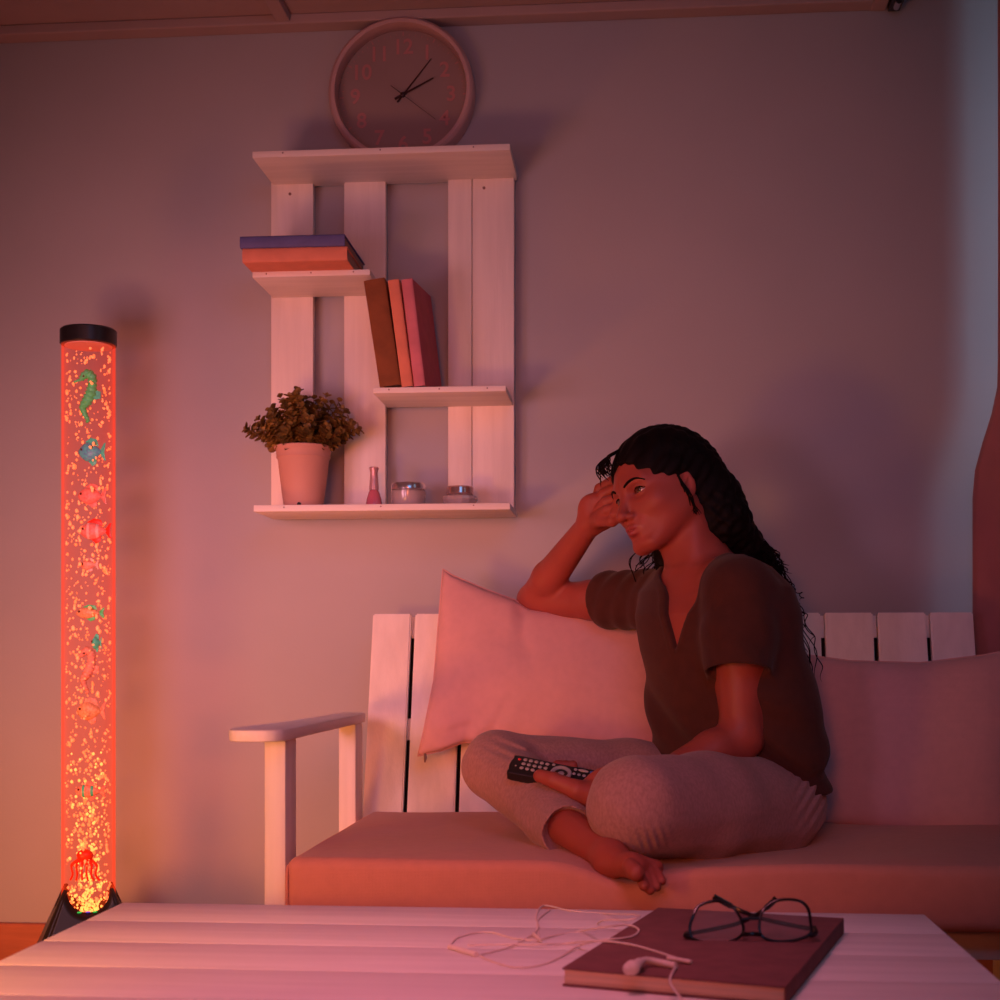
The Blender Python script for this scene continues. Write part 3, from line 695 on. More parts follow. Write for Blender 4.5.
# toy sea animals floating in the tube
def toymat(name, col, col2=None): return mat(name, col, 0.4, .1, 220, col2=col2, spec=.5)
def tp(px, py, dy=0): p = at(px, py, TC.y - .023 + dy); return p
def fish(px, py, wpx, hpx, face, m, mfin, label, stripes=None, eye=True):
    w_ = wpx * S2; h_ = hpx * S2; c = tp(px, py); T = min(.010, h_ * .28)
    o = root('toy_fish', c, label, 'toy fish', 'toy sea animals in the bubble tube')
    f = -1 if face == 'l' else 1
    b = MB(); n = 14; m_ = 16; V = []; F = []
    for i in range(n + 1):
        t = i / n; r = (math.sin(math.pi * min(1, t * .96 + .02)) ** .75) * (1 - .35 * t)
        for k in range(m_):
            a = 2 * math.pi * k / m_; V.append(c + Vector((f * (w_ * .36 - t * w_ * .72), math.cos(a) * T * r, math.sin(a) * h_ * .42 * r)))
    for i in range(n):
        for k in range(m_): F.append((i * m_ + k, i * m_ + (k + 1) % m_, (i + 1) * m_ + (k + 1) % m_, (i + 1) * m_ + k))
    F.append(tuple(range(m_))); F.append(tuple(n * m_ + k for k in range(m_)))
    bo_ = b.add(V, F).build('body', m, o, ang=180)
    def fin(pts, nm): MB().prism([c + Vector((f * x * w_, -.0008, z * h_)) for x, z in pts], (0, .0016, 0), .0004).build(nm, mfin, o)
    fin([(-.30, 0), (-.44, .30), (-.50, .34), (-.46, 0), (-.50, -.34), (-.44, -.30)], 'tail_fin')
    fin([(.16, .36), (-.02, .52), (-.22, .46), (-.28, .20), (0, .30)], 'dorsal_fin')
    fin([(.05, -.34), (-.08, -.52), (-.2, -.44), (-.22, -.22)], 'belly_fin')
    if stripes is not None:
        for sx in (.14, -.10):
            V = []; F = []
            for x0 in (sx, sx - .07):
                t = .5 - x0 / .72; r = (math.sin(math.pi * (t * .96 + .02)) ** .75) * (1 - .35 * t) * 1.04
                for k in range(m_): a = 2 * math.pi * k / m_; V.append(c + Vector((f * x0 * w_, math.cos(a) * T * r, math.sin(a) * h_ * .42 * r)))
            for k in range(m_): F.append((k, (k + 1) % m_, m_ + (k + 1) % m_, m_ + k))
            MB().add(V, F).build('stripe', stripes, o, ang=180).parent = bo_
    MB().ell(c + Vector((f * w_ * .24, -T * .62, h_ * .08)), (.0022, .0014, .0022), sub=2).build('eye', M_blackm, o).parent = bo_
    return o
def seahorse(px, py, hpx, m, mf, label):
    h = hpx * S2; c = tp(px, py); o = root('toy_seahorse', c, label, 'toy seahorse', 'toy sea animals in the bubble tube')
    P = [(-.10, .36), (.02, .46), (.12, .40), (.13, .25), (.10, .08), (.02, -.08), (-.06, -.2), (-.02, -.34), (.04, -.46), (.0, -.5)]
    rr = [.055, .085, .085, .085, .105, .10, .07, .05, .035, .02]
    pts = spline([c + Vector((x * h, 0, z * h)) for x, z in P], 8); n = len(pts)
    rs = []
    for i in range(n):
        t = i / (n - 1) * (len(rr) - 1); k = min(int(t), len(rr) - 2); r = rr[k] + (rr[k + 1] - rr[k]) * (t - k); rs.append(h * r * (1 + (.12 if i % 4 < 2 else -.06)))
    MB().tube(pts, rs, 14, flat=1).build('body', m, o, ang=180)
    MB().tube([c + Vector((-.06 * h, -.001, .36 * h)), c + Vector((-.24 * h, -.001, .30 * h))], [.035 * h, .022 * h], 10).build('snout', m, o)
    MB().prism([c + Vector((x * h, -.0008, z * h)) for x, z in ((.17, .14), (.30, .10), (.30, -.04), (.12, -.06))], (0, .0016, 0)).build('back_fin', mf, o)
    MB().prism([c + Vector((x * h, -.0008, z * h)) for x, z in ((-.02, .48), (.0, .56), (.06, .51), (.10, .55), (.12, .46))], (0, .0016, 0)).build('crest', mf, o)
    MB().ell(c + Vector((-.02 * h, -.075 * h, .40 * h)), (.0018, .001, .0018), sub=2).build('eye', M_blackm, o)
G1, G2 = toymat('toy_green', (.01, .95, .22), (.05, 1.0, .5)), toymat('toy_teal', (.01, .85, .6))
B1 = toymat('toy_blue', (.03, .45, .75), (.02, .8, .8)); P1 = toymat('toy_pink', (.85, .25, .22), (.8, .4, .34)); W1 = toymat('toy_white', (.75, .62, .58))
Y1 = toymat('toy_yellow', (.65, .40, .20), (.80, .62, .35)); R1 = toymat('toy_red', (.85, .03, .01)); PK = toymat('toy_pale', (.8, .36, .26), (.85, .55, .45))
seahorse(86, 397, 50, G1, G2, 'green ribbed toy seahorse, highest animal inside the bubble tube')
fish(90, 452, 32, 27, 'l', B1, G2, 'round blue toy fish just below the green seahorse in the bubble tube')
fish(90, 496, 34, 24, 'l', P1, P1, 'pink toy fish, directly under the round blue fish in the bubble tube')
fish(93, 531, 38, 24, 'l', P1, R1, 'pink toy fish with white stripes in the bubble tube', stripes=W1)
fish(88, 565, 22, 14, 'l', PK, W1, 'smallest pale pink toy fish, under the striped one in the bubble tube')
fish(88, 613, 34, 16, 'l', Y1, G1, 'slim yellowish toy fish with bright green fins in the bubble tube')
fish(96, 643, 12, 18, 'l', G2, G2, 'tiny teal toy fish above the pale seahorse in the bubble tube')
seahorse(86, 671, 44, PK, PK, 'pale orange toy seahorse halfway down the bubble tube')
fish(89, 711, 34, 26, 'l', Y1, PK, 'round yellow and pale toy fish below the pale seahorse in the bubble tube')
fish(88, 791, 36, 18, 'l', PK, P1, 'pale toy fish with a teal patch, lowest fish in the bubble tube', stripes=G2)
c = tp(85, 862); o = root('toy_octopus', c, 'red toy octopus near the bottom of the bubble tube', 'toy octopus', 'toy sea animals in the bubble tube')
MB().ell(c + Vector((0, 0, .012)), (.016, .010, .012)).build('head', R1, o)
for k in range(6):
    a = -1 + 2 * k / 5
    MB().tube(spline([c + Vector((a * .010, 0, .006)), c + Vector((a * .024, -.004, -.006)), c + Vector((a * .022, -.004, -.022)), c + Vector((a * .028, 0, -.034))], 5), [.003] * 6 + [.002] * 10, 6).build('tentacle', R1, o)

# ------------------------------------------------------------------ the woman (surfaces grown from smooth distance fields)
f4 = np.float32
def A(v): return np.array(v, dtype=f4)
def atn(px, py, Y): return A(at(px, py, Y))
def smin(a, b, k):
    h = np.clip(.5 + .5 * (b - a) / k, 0, 1); return b * (1 - h) + a * h - k * h * (1 - h)
def smax(a, b, k): return -smin(-a, -b, k)
def cap(P, a, b, ra, rb):
    ab = b - a; t = np.clip((P - a) @ ab / float(ab @ ab), 0, 1)
    q = P - a - t[:, None] * ab; return np.sqrt((q * q).sum(1)) - (ra + (rb - ra) * t)
def chain(P, pts, rs, k=.004):
    d = None
    for i in range(len(pts) - 1):
        e = cap(P, pts[i], pts[i + 1], rs[i], rs[i + 1]); d = e if d is None else smin(d, e, k)
    return d
def ell(P, c, r, B=None):
    q = P - c
    if B is not None: q = q @ B          # B columns = local axes
    r = A(r); k0 = np.sqrt(((q / r) ** 2).sum(1)); k1 = np.sqrt(((q / (r * r)) ** 2).sum(1))
    return k0 * (k0 - 1) / np.maximum(k1, 1e-6)
def polygonize(f, lo, hi, h, B=8):
    lo = A(lo); n = np.ceil((A(hi) - lo) / h / B).astype(int); nx, ny, nz = n * B + 1
    V = np.full((nx, ny, nz), 1.0, dtype=f4)
    bi = np.stack(np.meshgrid(*[np.arange(k) for k in n], indexing='ij'), -1).reshape(-1, 3)
    cen = lo + (bi * B + B / 2).astype(f4) * f4(h)
    d = f(cen); R = B * h * .87 * 1.35 + h
    for b in bi[d < -R]: V[b[0] * B:b[0] * B + B + 1, b[1] * B:b[1] * B + B + 1, b[2] * B:b[2] * B + B + 1] = -1
    keep = bi[np.abs(d) <= R]
    g = np.stack(np.meshgrid(*[np.arange(B + 1)] * 3, indexing='ij'), -1).reshape(-1, 3)
    for s in range(0, len(keep), 400):
        kb = keep[s:s + 400]; I = (kb[:, None, :] * B + g[None]).reshape(-1, 3)
        V[I[:, 0], I[:, 1], I[:, 2]] = f(lo + I.astype(f4) * f4(h))
    S = V < 0
    cnt = np.zeros((nx - 1, ny - 1, nz - 1), np.int8)
    for dx in (0, 1):
        for dy in (0, 1):
            for dz in (0, 1): cnt += S[dx:nx - 1 + dx, dy:ny - 1 + dy, dz:nz - 1 + dz]
    act = np.argwhere((cnt > 0) & (cnt < 8)); idm = np.full(cnt.shape, -1, np.int32); idm[tuple(act.T)] = np.arange(len(act))
    cs = [(0, 0, 0), (1, 0, 0), (0, 1, 0), (1, 1, 0), (0, 0, 1), (1, 0, 1), (0, 1, 1), (1, 1, 1)]
    cv = np.stack([V[act[:, 0] + c[0], act[:, 1] + c[1], act[:, 2] + c[2]] for c in cs], 1)
    acc = np.zeros((len(act), 3)); num = np.zeros(len(act))
    for a in range(8):
        for b in range(a + 1, 8):
            if sum(abs(cs[a][k] - cs[b][k]) for k in range(3)) != 1: continue
            va, vb = cv[:, a], cv[:, b]; m = (va < 0) != (vb < 0)
            t = np.where(m, va / np.where(m, va - vb, 1), 0)
            acc += np.where(m[:, None], np.array(cs[a]) + t[:, None] * (np.array(cs[b]) - np.array(cs[a])), 0); num += m
    vert = lo + (act + acc / np.maximum(num, 1)[:, None]) * h
    faces = []
    for ax in range(3):
        o1, o2 = [(1, 2), (2, 0), (0, 1)][ax]
        sl0 = [slice(1, -1)] * 3; sl0[ax] = slice(0, -1); sl1 = list(sl0); sl1[ax] = slice(1, None)
        a = S[tuple(sl0)]; b = S[tuple(sl1)]; E = np.argwhere(a != b); fl = a[tuple(E.T)]
        off = np.array([1, 1, 1]); off[ax] = 0; E = E + off
        q = []
        for (u, v) in ((0, 0), (-1, 0), (-1, -1), (0, -1)):
            c = E.copy(); c[:, o1] += u; c[:, o2] += v; q.append(idm[c[:, 0], c[:, 1], c[:, 2]])
        q = np.stack(q, 1); q[~fl] = q[~fl][:, ::-1]; faces.append(q[(q >= 0).all(1)])
    return vert, np.concatenate(faces)
def sdf_mesh(name, pieces, mats, parent, matfn=None):
    vs = []; fs = []; n = 0
    for v, f in pieces: vs.append(v); fs.append(f + n); n += len(v)
    v = np.concatenate(vs); f = np.concatenate(fs); og = np.array(ORG[parent.name])
    me = bpy.data.meshes.new(name); me.vertices.add(len(v)); me.vertices.foreach_set('co', (v - og).astype(f4).ravel())
    me.loops.add(len(f) * 4); me.loops.foreach_set('vertex_index', f.ravel().astype(np.int32))
    me.polygons.add(len(f)); me.polygons.foreach_set('loop_start', np.arange(0, len(f) * 4, 4, dtype=np.int32)); me.polygons.foreach_set('loop_total', np.full(len(f), 4, np.int32))
    for m in mats: me.materials.append(m)
    if matfn is not None: me.polygons.foreach_set('material_index', matfn(v[f].mean(1)).astype(np.int32))
    me.update(calc_edges=True); me.validate(); me.polygons.foreach_set('use_smooth', [True] * len(me.polygons))
    o = bpy.data.objects.new(name, me); lin(o); o.parent = parent; return o

# head frame: x = her left, y = forward, z = up
th, pi_, ro = R_(55), R_(8), R_(15); HS = f4(.945)
F0 = Vector((-math.sin(th), -math.cos(th), 0)); L0 = Vector((math.cos(th), -math.sin(th), 0)); Z0 = Vector((0, 0, 1))
Fh = F0 * math.cos(pi_) - Z0 * math.sin(pi_); Uh = Z0 * math.cos(pi_) + F0 * math.sin(pi_)
Uh, Lh = Uh * math.cos(ro) - L0 * math.sin(ro), L0 * math.cos(ro) + Uh * math.sin(ro)
HB = np.stack([A(Lh), A(Fh), A(Uh)], 1); HC = atn(664, 495, 2.52)
def hl(x, y, z):
    if z < -.035 and y > 0: z = -.035 + (z + .035) * .84
    return HC + HB @ A((x, y, z)) * HS
def hq(P):
    q = (P - HC) @ HB / HS; z = q[:, 2]; k = np.clip((q[:, 1] + .03) / .05, 0, 1)
    q[:, 2] = np.where(z < -.035, -.035 + (z + .035) * (1 + k * .19), z); return q
EX, EY, EZ, ER = .0305, .0640, .004, .0122
def head_sdf(P):
    q = hq(P); qa = q.copy(); qa[:, 0] = np.abs(qa[:, 0]); E = lambda c, r: ell(qa, A(c), r)
    d = ell(q, A((0, -.014, .036)), (.071, .090, .080))
    d = smin(d, ell(q, A((0, .022, .000)), (.061, .064, .078)), .03)
    d = smin(d, ell(q, A((0, .030, -.050)), (.046, .050, .052)), .03)
    d = smin(d, cap(qa, A((.050, .0, -.040)), A((.018, .062, -.096)), .018, .016), .025)
    d = smin(d, ell(q, A((0, .067, -.093)), (.016, .015, .015)), .018)
    d = smin(d, E((.038, .052, -.020), (.022, .020, .018)), .018)
    d = smin(d, ell(qa, A((.036, .018, -.022)), (.031, .042, .052)), .02)
    d = smin(d, cap(qa, A((.012, .077, .020)), A((.040, .066, .022)), .009, .008), .016)
    d = smax(d, -E((.031, .084, .003), (.016, .014, .0095)), .012)
    d = smin(d, cap(q, A((0, .078, .014)), A((0, .0985, -.028)), .0066, .0088), .010)
    d = smin(d, ell(q, A((0, .1010, -.0325)), (.0104, .0095, .0088)), .007)
    d = smin(d, E((.0118, .0890, -.0360), (.0066, .0085, .0062)), .006)
    d = smax(d, -E((.0062, .0945, -.0415), (.0032, .0045, .0030)), .003)
    d = smin(d, ell(q, A((0, .070, -.058)), (.026, .020, .024)), .014)
    d = smax(d, -cap(q, A((0, .0925, -.046)), A((0, .0915, -.053)), .0022, .0026), .004)
    up = smin(cap(qa, A((.004, .0895, -.0560)), A((.0245, .0750, -.0610)), .0056, .0020), cap(qa, A((0, .0885, -.0575)), A((.01, .088, -.0570)), .0045, .0048), .003)
    lo = cap(qa, A((.0, .0868, -.0690)), A((.0220, .0740, -.0640)), .0078, .0022)
    d = smin(d, up, .0035); d = smin(d, lo, .0035)
    d = smax(d, -cap(qa, A((.0, .0945, -.0620)), A((.0255, .0770, -.0618)), .0012, .0008), .0016)
    d = smax(d, -ell(q, A((0, .092, -.0800)), (.016, .0095, .0050)), .006)
    # eyelids round an almond opening
    c = A((EX, EY, EZ)); lid = ell(qa, c, (ER + .0022,) * 3)
    e = qa - c; zz = np.where(e[:, 2] > 0, e[:, 2] / .0050, e[:, 2] / .0042); al = np.sqrt((e[:, 0] / .0138) ** 2 + zz ** 2) - 1
    al = al * .0050
    lid = smax(lid, -np.maximum(al, -(e[:, 1] - .002)), .0008) if False else lid
    d = smin(d, lid, .0045)
    cut = np.maximum(al, -(e[:, 1])); d = smax(d, -cut, .0012)
    # ears
    eb = q.copy(); eb[:, 0] = np.abs(eb[:, 0]); ce = A((.0700, .000, -.004))
    a_ = R_(20); er = eb - ce; x = er[:, 0] * math.cos(a_) + er[:, 1] * math.sin(a_); y = -er[:, 0] * math.sin(a_) + er[:, 1] * math.cos(a_); er = np.stack([x, y, er[:, 2]], 1) / f4(.88)
    ear = ell(er, A((0, 0, 0)), (.0055, .0175, .031))
    ear = smin(ear, ell(er, A((.001, .004, -.024)), (.005, .009, .010)), .006)
    ear = smax(ear, -ell(er, A((.0055, .003, .004)), (.0052, .0105, .0195)), .003)
    ear = smin(ear, cap(er, A((.002, .009, -.006)), A((.002, -.004, .012)), .0026, .0022), .003)
    d = smin(d, ear, .005)
    return d * HS
NB = atn(706, 578, 2.515)
def neck_sdf(P):
    d = cap(P, hl(0, -.018, -.030), NB, .050, .055)
    d = smin(d, cap(P, hl(.045, -.02, -.05), NB + A((-.02, -.05, -.005)), .014, .010), .02)
    return d
# torso frame
tt = R_(48); TF = A((-math.sin(tt), -math.cos(tt), 0)); TL = A((math.cos(tt), -math.sin(tt), 0))
SL = [  # z, px, Y, half width, half depth
    (.440, 745, 2.50, .140, .100), (.485, 743, 2.495, .150, .106), (.55, 739, 2.490, .153, .108), (.63, 731, 2.485, .150, .104), (.716, 721, 2.485, .150, .104),
    (.775, 716, 2.490, .155, .096), (.815, 714, 2.50, .150, .078), (.850, 713, 2.51, .110, .058), (.875, 711, 2.52, .065, .045)]
SZ = np.array([s[0] for s in SL]); SC = np.array([list(at(s[1], 700, s[2]))[:2] for s in SL]); SA = np.array([s[3] for s in SL]); SD = np.array([s[4] for s in SL])
def torso_local(P):
    z = P[:, 2]; cx = np.interp(z, SZ, SC[:, 0]); cy = np.interp(z, SZ, SC[:, 1]); a = np.interp(z, SZ, SA); b = np.interp(z, SZ, SD)
    dx = P[:, 0] - cx; dy = P[:, 1] - cy; return dx * TL[0] + dy * TL[1], dx * TF[0] + dy * TF[1], a, b
def torso_sdf(P, off, zlo, zhi=.868):
    x, y, a, b = torso_local(P); a = a + off; b = b + off
    r = np.sqrt((x / a) ** 2 + (y / b) ** 2); d = (r - 1) * np.minimum(a, b) * (.65 + .35 * np.minimum(r, 1.5))
    d = smax(d, P[:, 2] - zhi - off, .03); return smax(d, zlo - P[:, 2], .012)
ShN, ShF = atn(738, 592, 2.375), atn(655, 600, 2.635)
ElN, WrN = atn(742, 738, 2.36), atn(648, 785, 2.285)
ElF, WrF = atn(533, 600, 2.785), atn(590, 523, 2.605)
HpN, KnN, AnN = atn(768, 806, 2.42), atn(637, 806, 2.165), atn(668, 842, 2.50)
HpF, KnF, AnF = atn(755, 800, 2.60), atn(498, 766, 2.43), atn(610, 857, 2.115)
def lerp(a, b, t): return a + (b - a) * f4(t)
def hands_sdf(P):
    # her right hand, loosely closed against the temple
    kn = lerp(WrF, atn(606, 497, 2.560), .0)
    pal = ell_dir(P, WrF, atn(606, 500, 2.575), .036, .016, A((0, 1, .2)))
    d = smin(cap(P, WrF, lerp(WrF, atn(606, 500, 2.575), .3), .022, .022), pal, .014)
    K = [(600, 489, 2.60), (604, 494, 2.575), (606, 502, 2.553), (607, 510, 2.537)]
    M = [(612, 481, 2.585), (617, 488, 2.563), (619, 498, 2.543), (617, 507, 2.527)]
    T = [(620, 486, 2.570), (621, 496, 2.550), (619, 507, 2.532), (614, 514, 2.522)]
    for k, m, t, r in zip(K, M, T, (.0088, .0092, .0088, .0078)):
        d = smin(d, chain(P, [lerp(WrF, atn(*k), .45), atn(*k), atn(*m), atn(*t)], [.011, r * 1.12, r, r * .88], .002), .0035)
    d = smin(d, chain(P, [lerp(WrF, atn(600, 515, 2.56), .3), atn(602, 520, 2.555), atn(612, 521, 2.535), atn(617, 514, 2.525)], [.014, .0115, .0098, .0085], .003), .006)
    # her left hand holding the remote: thumb along the near edge, fingers under it
    W = WrN; p1 = atn(588, 789, 2.262)
    e = smin(cap(P, W, lerp(W, p1, .35), .024, .024), ell_dir(P, W, p1, .040, .020, A((0, 1, .5))), .014)
    e = smin(e, ell(P, atn(590, 795, 2.247), (.024, .018, .018)), .012)
    e = smin(e, chain(P, [atn(600, 798, 2.247), atn(577, 790, 2.238), atn(553, 780, 2.246), atn(540, 776, 2.254)], [.019, .0150, .0118, .0105], .004), .009)
    for i, (yy, dd) in enumerate(((2.287, 0), (2.304, 3), (2.320, 9), (2.332, 16))):
        e = smin(e, chain(P, [atn(600, 789, yy - .015), atn(582 + dd * .4, 789, yy), atn(566 + dd * .6, 788, yy + .012), atn(558 + dd, 778, 2.342), atn(557 + dd, 765, 2.342)], [.012, .0100, .0092, .0085, .0075], .003), .004)
    return np.minimum(d, e)
def ell_dir(P, a, b, w_, t_, n):
    """flattened ellipsoid from a to b, half width w_, half thickness t_ along n"""
    ax = b - a; L = float(np.sqrt(ax @ ax)); ax = ax / L; n = n - ax * (n @ ax); n = n / np.sqrt(n @ n); s = np.cross(ax, n)
    return ell(P, (a + b) / 2, (L * .62, t_, w_), np.stack([ax, n, s], 1).astype(f4))
CALF = atn(553, 817, 2.27)
Foot0, Ball = atn(612, 860, 2.105), atn(636, 868, 2.050)
def foot_sdf(P):
    d = cap(P, AnF, Foot0, .0235, .0225)
    d = smin(d, cap(P, Foot0, Ball, .0225, .0150), .015)
    d = smin(d, cap(P, atn(632, 864, 2.060), atn(655, 868, 2.072), .0155, .012), .010)
    tips = [((630, 866, 2.040), (636, 873, 2.022), .0118), ((638, 872, 2.045), (644, 886, 2.026), .0072), ((645, 872, 2.050), (650, 890, 2.030), .0070), ((651, 871, 2.055), (656.5, 887, 2.036), .0066), ((656, 869, 2.062), (662, 881, 2.045), .0062)]
    for a, b, r in tips: d = smin(d, cap(P, atn(*a), atn(*b), r * .92, r), .0016)
    # the other foot, tucked under the far thigh
    d2 = chain(P, [AnN, AnN + A((.03, .04, -.01)), AnN + A((-.03, .12, -.01))], [.028, .032, .020], .01)
    return np.minimum(d, d2)
def body_sdf(P):
    d = smin(neck_sdf(P), smin(torso_sdf(P, -.005, .60), torso_sdf(P, -.024, .50), .01), .030)
    d = smin(d, cap(P, atn(722, 575, 2.43), ShN, .030, .044), .03); d = smin(d, cap(P, atn(690, 580, 2.57), ShF, .028, .040), .03)
    # collar bones
    d = smin(d, cap(P, atn(684, 603, 2.462), atn(716, 588, 2.385), .005, .006), .010)
    arms = smin(chain(P, [ShN, lerp(ShN, ElN, .45), ElN], [.044, .038, .031], .01), chain(P, [ElN, lerp(ElN, WrN, .3), WrN], [.031, .034, .022], .01), .018)
    arms2 = smin(chain(P, [ShF, lerp(ShF, ElF, .5), ElF], [.040, .035, .029], .01), chain(P, [ElF, lerp(ElF, WrF, .3), WrF], [.028, .031, .0205], .01), .010)
    d = smin(d, arms, .02); d = smin(d, arms2, .02)
    legs = smin(chain(P, [HpN, KnN], [.064, .055], .01), cap(P, KnN + A((0, .01, -.02)), AnN, .045, .03), .01)
    legs2 = smin(chain(P, [HpF, KnF], [.055, .034], .01), chain(P, [KnF, CALF, AnF], [.034, .032, .0225], .012), .015)
    d = smin(d, smin(legs, legs2, .01), .02)
    d = smin(d, hands_sdf(P), .008); return smin(d, foot_sdf(P), .012)
def skin(P): return smin(head_sdf(P), body_sdf(P), .012)
wo = atn(700, 850, 2.42); wroot = root('person', (float(wo[0]), float(wo[1]), SEATZ), 'person in brown shirt and grey leggings sitting cross-legged on the sofa, head on one hand', 'person')
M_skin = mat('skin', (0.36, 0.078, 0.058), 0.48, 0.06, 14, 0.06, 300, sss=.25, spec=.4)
M_lip = mat('lips', (0.36, 0.060, 0.065), 0.38, 0.05, 30, spec=.5, sss=.2)
zcut = hl(0, 0, -.125)
def lipf(C):
    q = hq(C.astype(f4)); x = np.abs(q[:, 0]); y = q[:, 1]; z = q[:, 2] + .0622
    top = .0075 - .0042 * (x / .025) ** 1.5 - .0012 * (x < .003) * (1 - x / .003); top = top * (x < .025); bot = -.0140 * np.sqrt(np.clip(1 - (x / .0245) ** 2, 0, 1))
    return (x < .0245) & (z < top) & (z > bot) & (y > .066)
hb = [HC - .135, HC + .135]
def head_region(P): return skin(P)
pc1 = polygonize(skin, HC - A((.125, .13, .122)), HC + A((.11, .12, .125)), .0013)
def body_minus(P): return skin(P)
pc2 = polygonize(skin, (-.55, 1.98, .33), (.42, 2.90, 1.09), .0027)
# drop the parts of the coarse piece that the fine head piece covers
hlo = HC - A((.125, .13, .122)) + .004; hhi = HC + A((.11, .12, .125)) - .004
def drop(pc):
    v, f = pc; c = v[f].mean(1); ins = ((c > hlo) & (c < hhi)).all(1); f = f[~ins]; u, inv = np.unique(f, return_inverse=True); return v[u], inv.reshape(f.shape)
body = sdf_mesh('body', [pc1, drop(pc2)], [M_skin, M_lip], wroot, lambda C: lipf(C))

# eyes, brows, lashes
M_white = mat('eye_white', (0.42, 0.30, 0.28), 0.15, 0.02, 20, spec=.8)
M_iris = mat('iris', (0.06, 0.025, 0.012), 0.08, 0.1, 300, spec=1.0, coat=1.0)
M_hair = mat('black_hair', (0.006, 0.003, 0.003), 0.6, 0.2, 60, 0.5, 120, (1, 1, .25), spec=.12)
for sx, nm in ((1, 'left_eye'), (-1, 'right_eye')):
    c = Vector(hl(sx * EX, EY, EZ)); eye = MB().ell(c, (ER,) * 3).build(nm, M_white, wroot)
    g = (Fh * .93 + Lh * (.12) + Uh * .10).normalized()
    n_ = g.to_track_quat('Z', 'Y').to_matrix()
    V = []; F = [];
    for i in range(7):
        a = .56 * i / 6
        for k in range(20): b = 2 * math.pi * k / 20; V.append(c + n_ @ Vector((math.sin(a) * math.cos(b), math.sin(a) * math.sin(b), math.cos(a))) * (ER + .0004))
    for i in range(6):
        for k in range(20): F.append((i * 20 + k, i * 20 + (k + 1) % 20, (i + 1) * 20 + (k + 1) % 20, (i + 1) * 20 + k))
    ir = MB().add(V, F).build('iris', M_iris, wroot); ir.parent = eye
    def hp(x, y, z): return Vector(hl(sx * x, y, z))
    def skin_y(x, z, off=.0006):
        ys = np.linspace(.11, .03, 400).astype(f4); P = np.stack([hl(sx * x, y, z) for y in ys]); d = head_sdf(P); i = int(np.argmax(d < off)); return Vector(hl(sx * x, float(ys[i]), z))
    bz = [(.014, .0155), (.019, .0185), (.026, .0215), (.034, .0230), (.041, .0220), (.047, .0185), (.051, .0150)]
    MB().tube(spline([skin_y(x, z + .001) for x, z in bz], 4), [.0010 + .0013 * math.sin(math.pi * min(1, (i + 3) / 22)) * 1.0 for i in range(25)], 8).build('eyebrow', M_hair, wroot)
    ls = [Vector(hl(sx * (EX + x), EY + math.sqrt(max(0, (ER + .0018) ** 2 - x * x * .8 - z * z)), EZ + z)) for x, z in ((-.0125, .0006), (-.009, .0036), (-.003, .0055), (.003, .0055), (.009, .0038), (.0135, .0006), (.0155, .0014))]
    MB().tube(spline(ls, 5), [.0006] * 8 + [.0010] * 22 + [.0005], 6).build('lashes', M_hair, wroot)

# ---- hair
def face_win(q):
    d = ell(q, A((.0, .112, -.028)), (.072, .100, .093))
    d = np.minimum(d, ell(q, A((.058, .056, -.045)), (.040, .040, .050)))
    d = np.minimum(d, ell(q, A((.080, .004, -.008)), (.016, .010, .024))); return d
def hair_sdf(P):
    q = (P - HC) @ HB / HS
    d = ell(q, A((0, -.016, .038)), (.081, .102, .088))
    bk = ell(q, A((.010, -.062, -.008)), (.070, .052, .080)); d = smin(d, bk, .03)
    d = smax(d, -(face_win(q)), .008); d = d * HS
    m = chain(P, [hl(.03, -.075, -.035), atn(722, 520, 2.52), atn(742, 545, 2.56), atn(758, 566, 2.60)], [.055, .046, .034, .020], .01)
    d = smin(d, m, .02)
    d = smin(d, cap(P, hl(-.05, -.02, -.06), atn(668, 572, 2.575), .028, .020), .012)
    ang = np.arctan2(q[:, 0], q[:, 2] - .0); g = np.sin(q[:, 0] * 330 + q[:, 1] * 130 + np.sin(q[:, 2] * 60) * 2) * .0011 + np.sin(q[:, 2] * 210 + q[:, 1] * 260 + q[:, 0] * 90) * .0010
    g2 = np.sin(P[:, 0] * 240 + P[:, 2] * 180) * np.sin(P[:, 1] * 200 - P[:, 2] * 150) * .0016 * (P[:, 2] < HC[2] + .0)
    return (d + g + g2) * .85
hm = sdf_mesh('hair', [polygonize(hair_sdf, HC - A((.14, .16, .17)), HC + A((.22, .22, .15)), .0022)], [M_hair], wroot)
rh = random.Random(3); cu = [MB() for _ in range(6)]; grp = 0
def curl(path, amp, turns, r=.0009, n=70, jit=.006):
    pts = spline(path, 12); m = len(pts); out = []; ph = rh.uniform(0, 6.28); j = Vector([rh.uniform(-jit, jit) for _ in range(3)])
    for i in range(n):
        t = i / (n - 1) * (m - 1); k = min(int(t), m - 2); p = pts[k].lerp(pts[k + 1], t - k); s = i / (n - 1)
        a = ph + s * turns * 2 * math.pi; am = amp * (.25 + .75 * s)
        out.append(p + j * s * 3 + Vector((math.cos(a) * am, math.sin(a * .9) * am, math.sin(a) * am * .5)))
    cu[grp].tube(out, [r] * (n - 8) + [r * (1 - .1 * q) for q in range(8)], 5)
for k in range(46):
    a = rh.uniform(-1, 1); e = rh.random()
    end = [(775, 585), (785, 610), (798, 650), (803, 672), (806, 685), (792, 630)][rh.randrange(6)]
    dx = rh.gauss(4.5, 3.5)
    curl([at(735 + a * 14, 520 + a * 8, 2.55), at(762 + dx, 552, 2.585), at(779 + dx, 592, 2.600), at((779 + end[0]) / 2 + 4 + dx, (592 + end[1]) / 2, 2.60), at(end[0] + dx, end[1], 2.60)], rh.uniform(.003, .007), rh.uniform(3, 7))
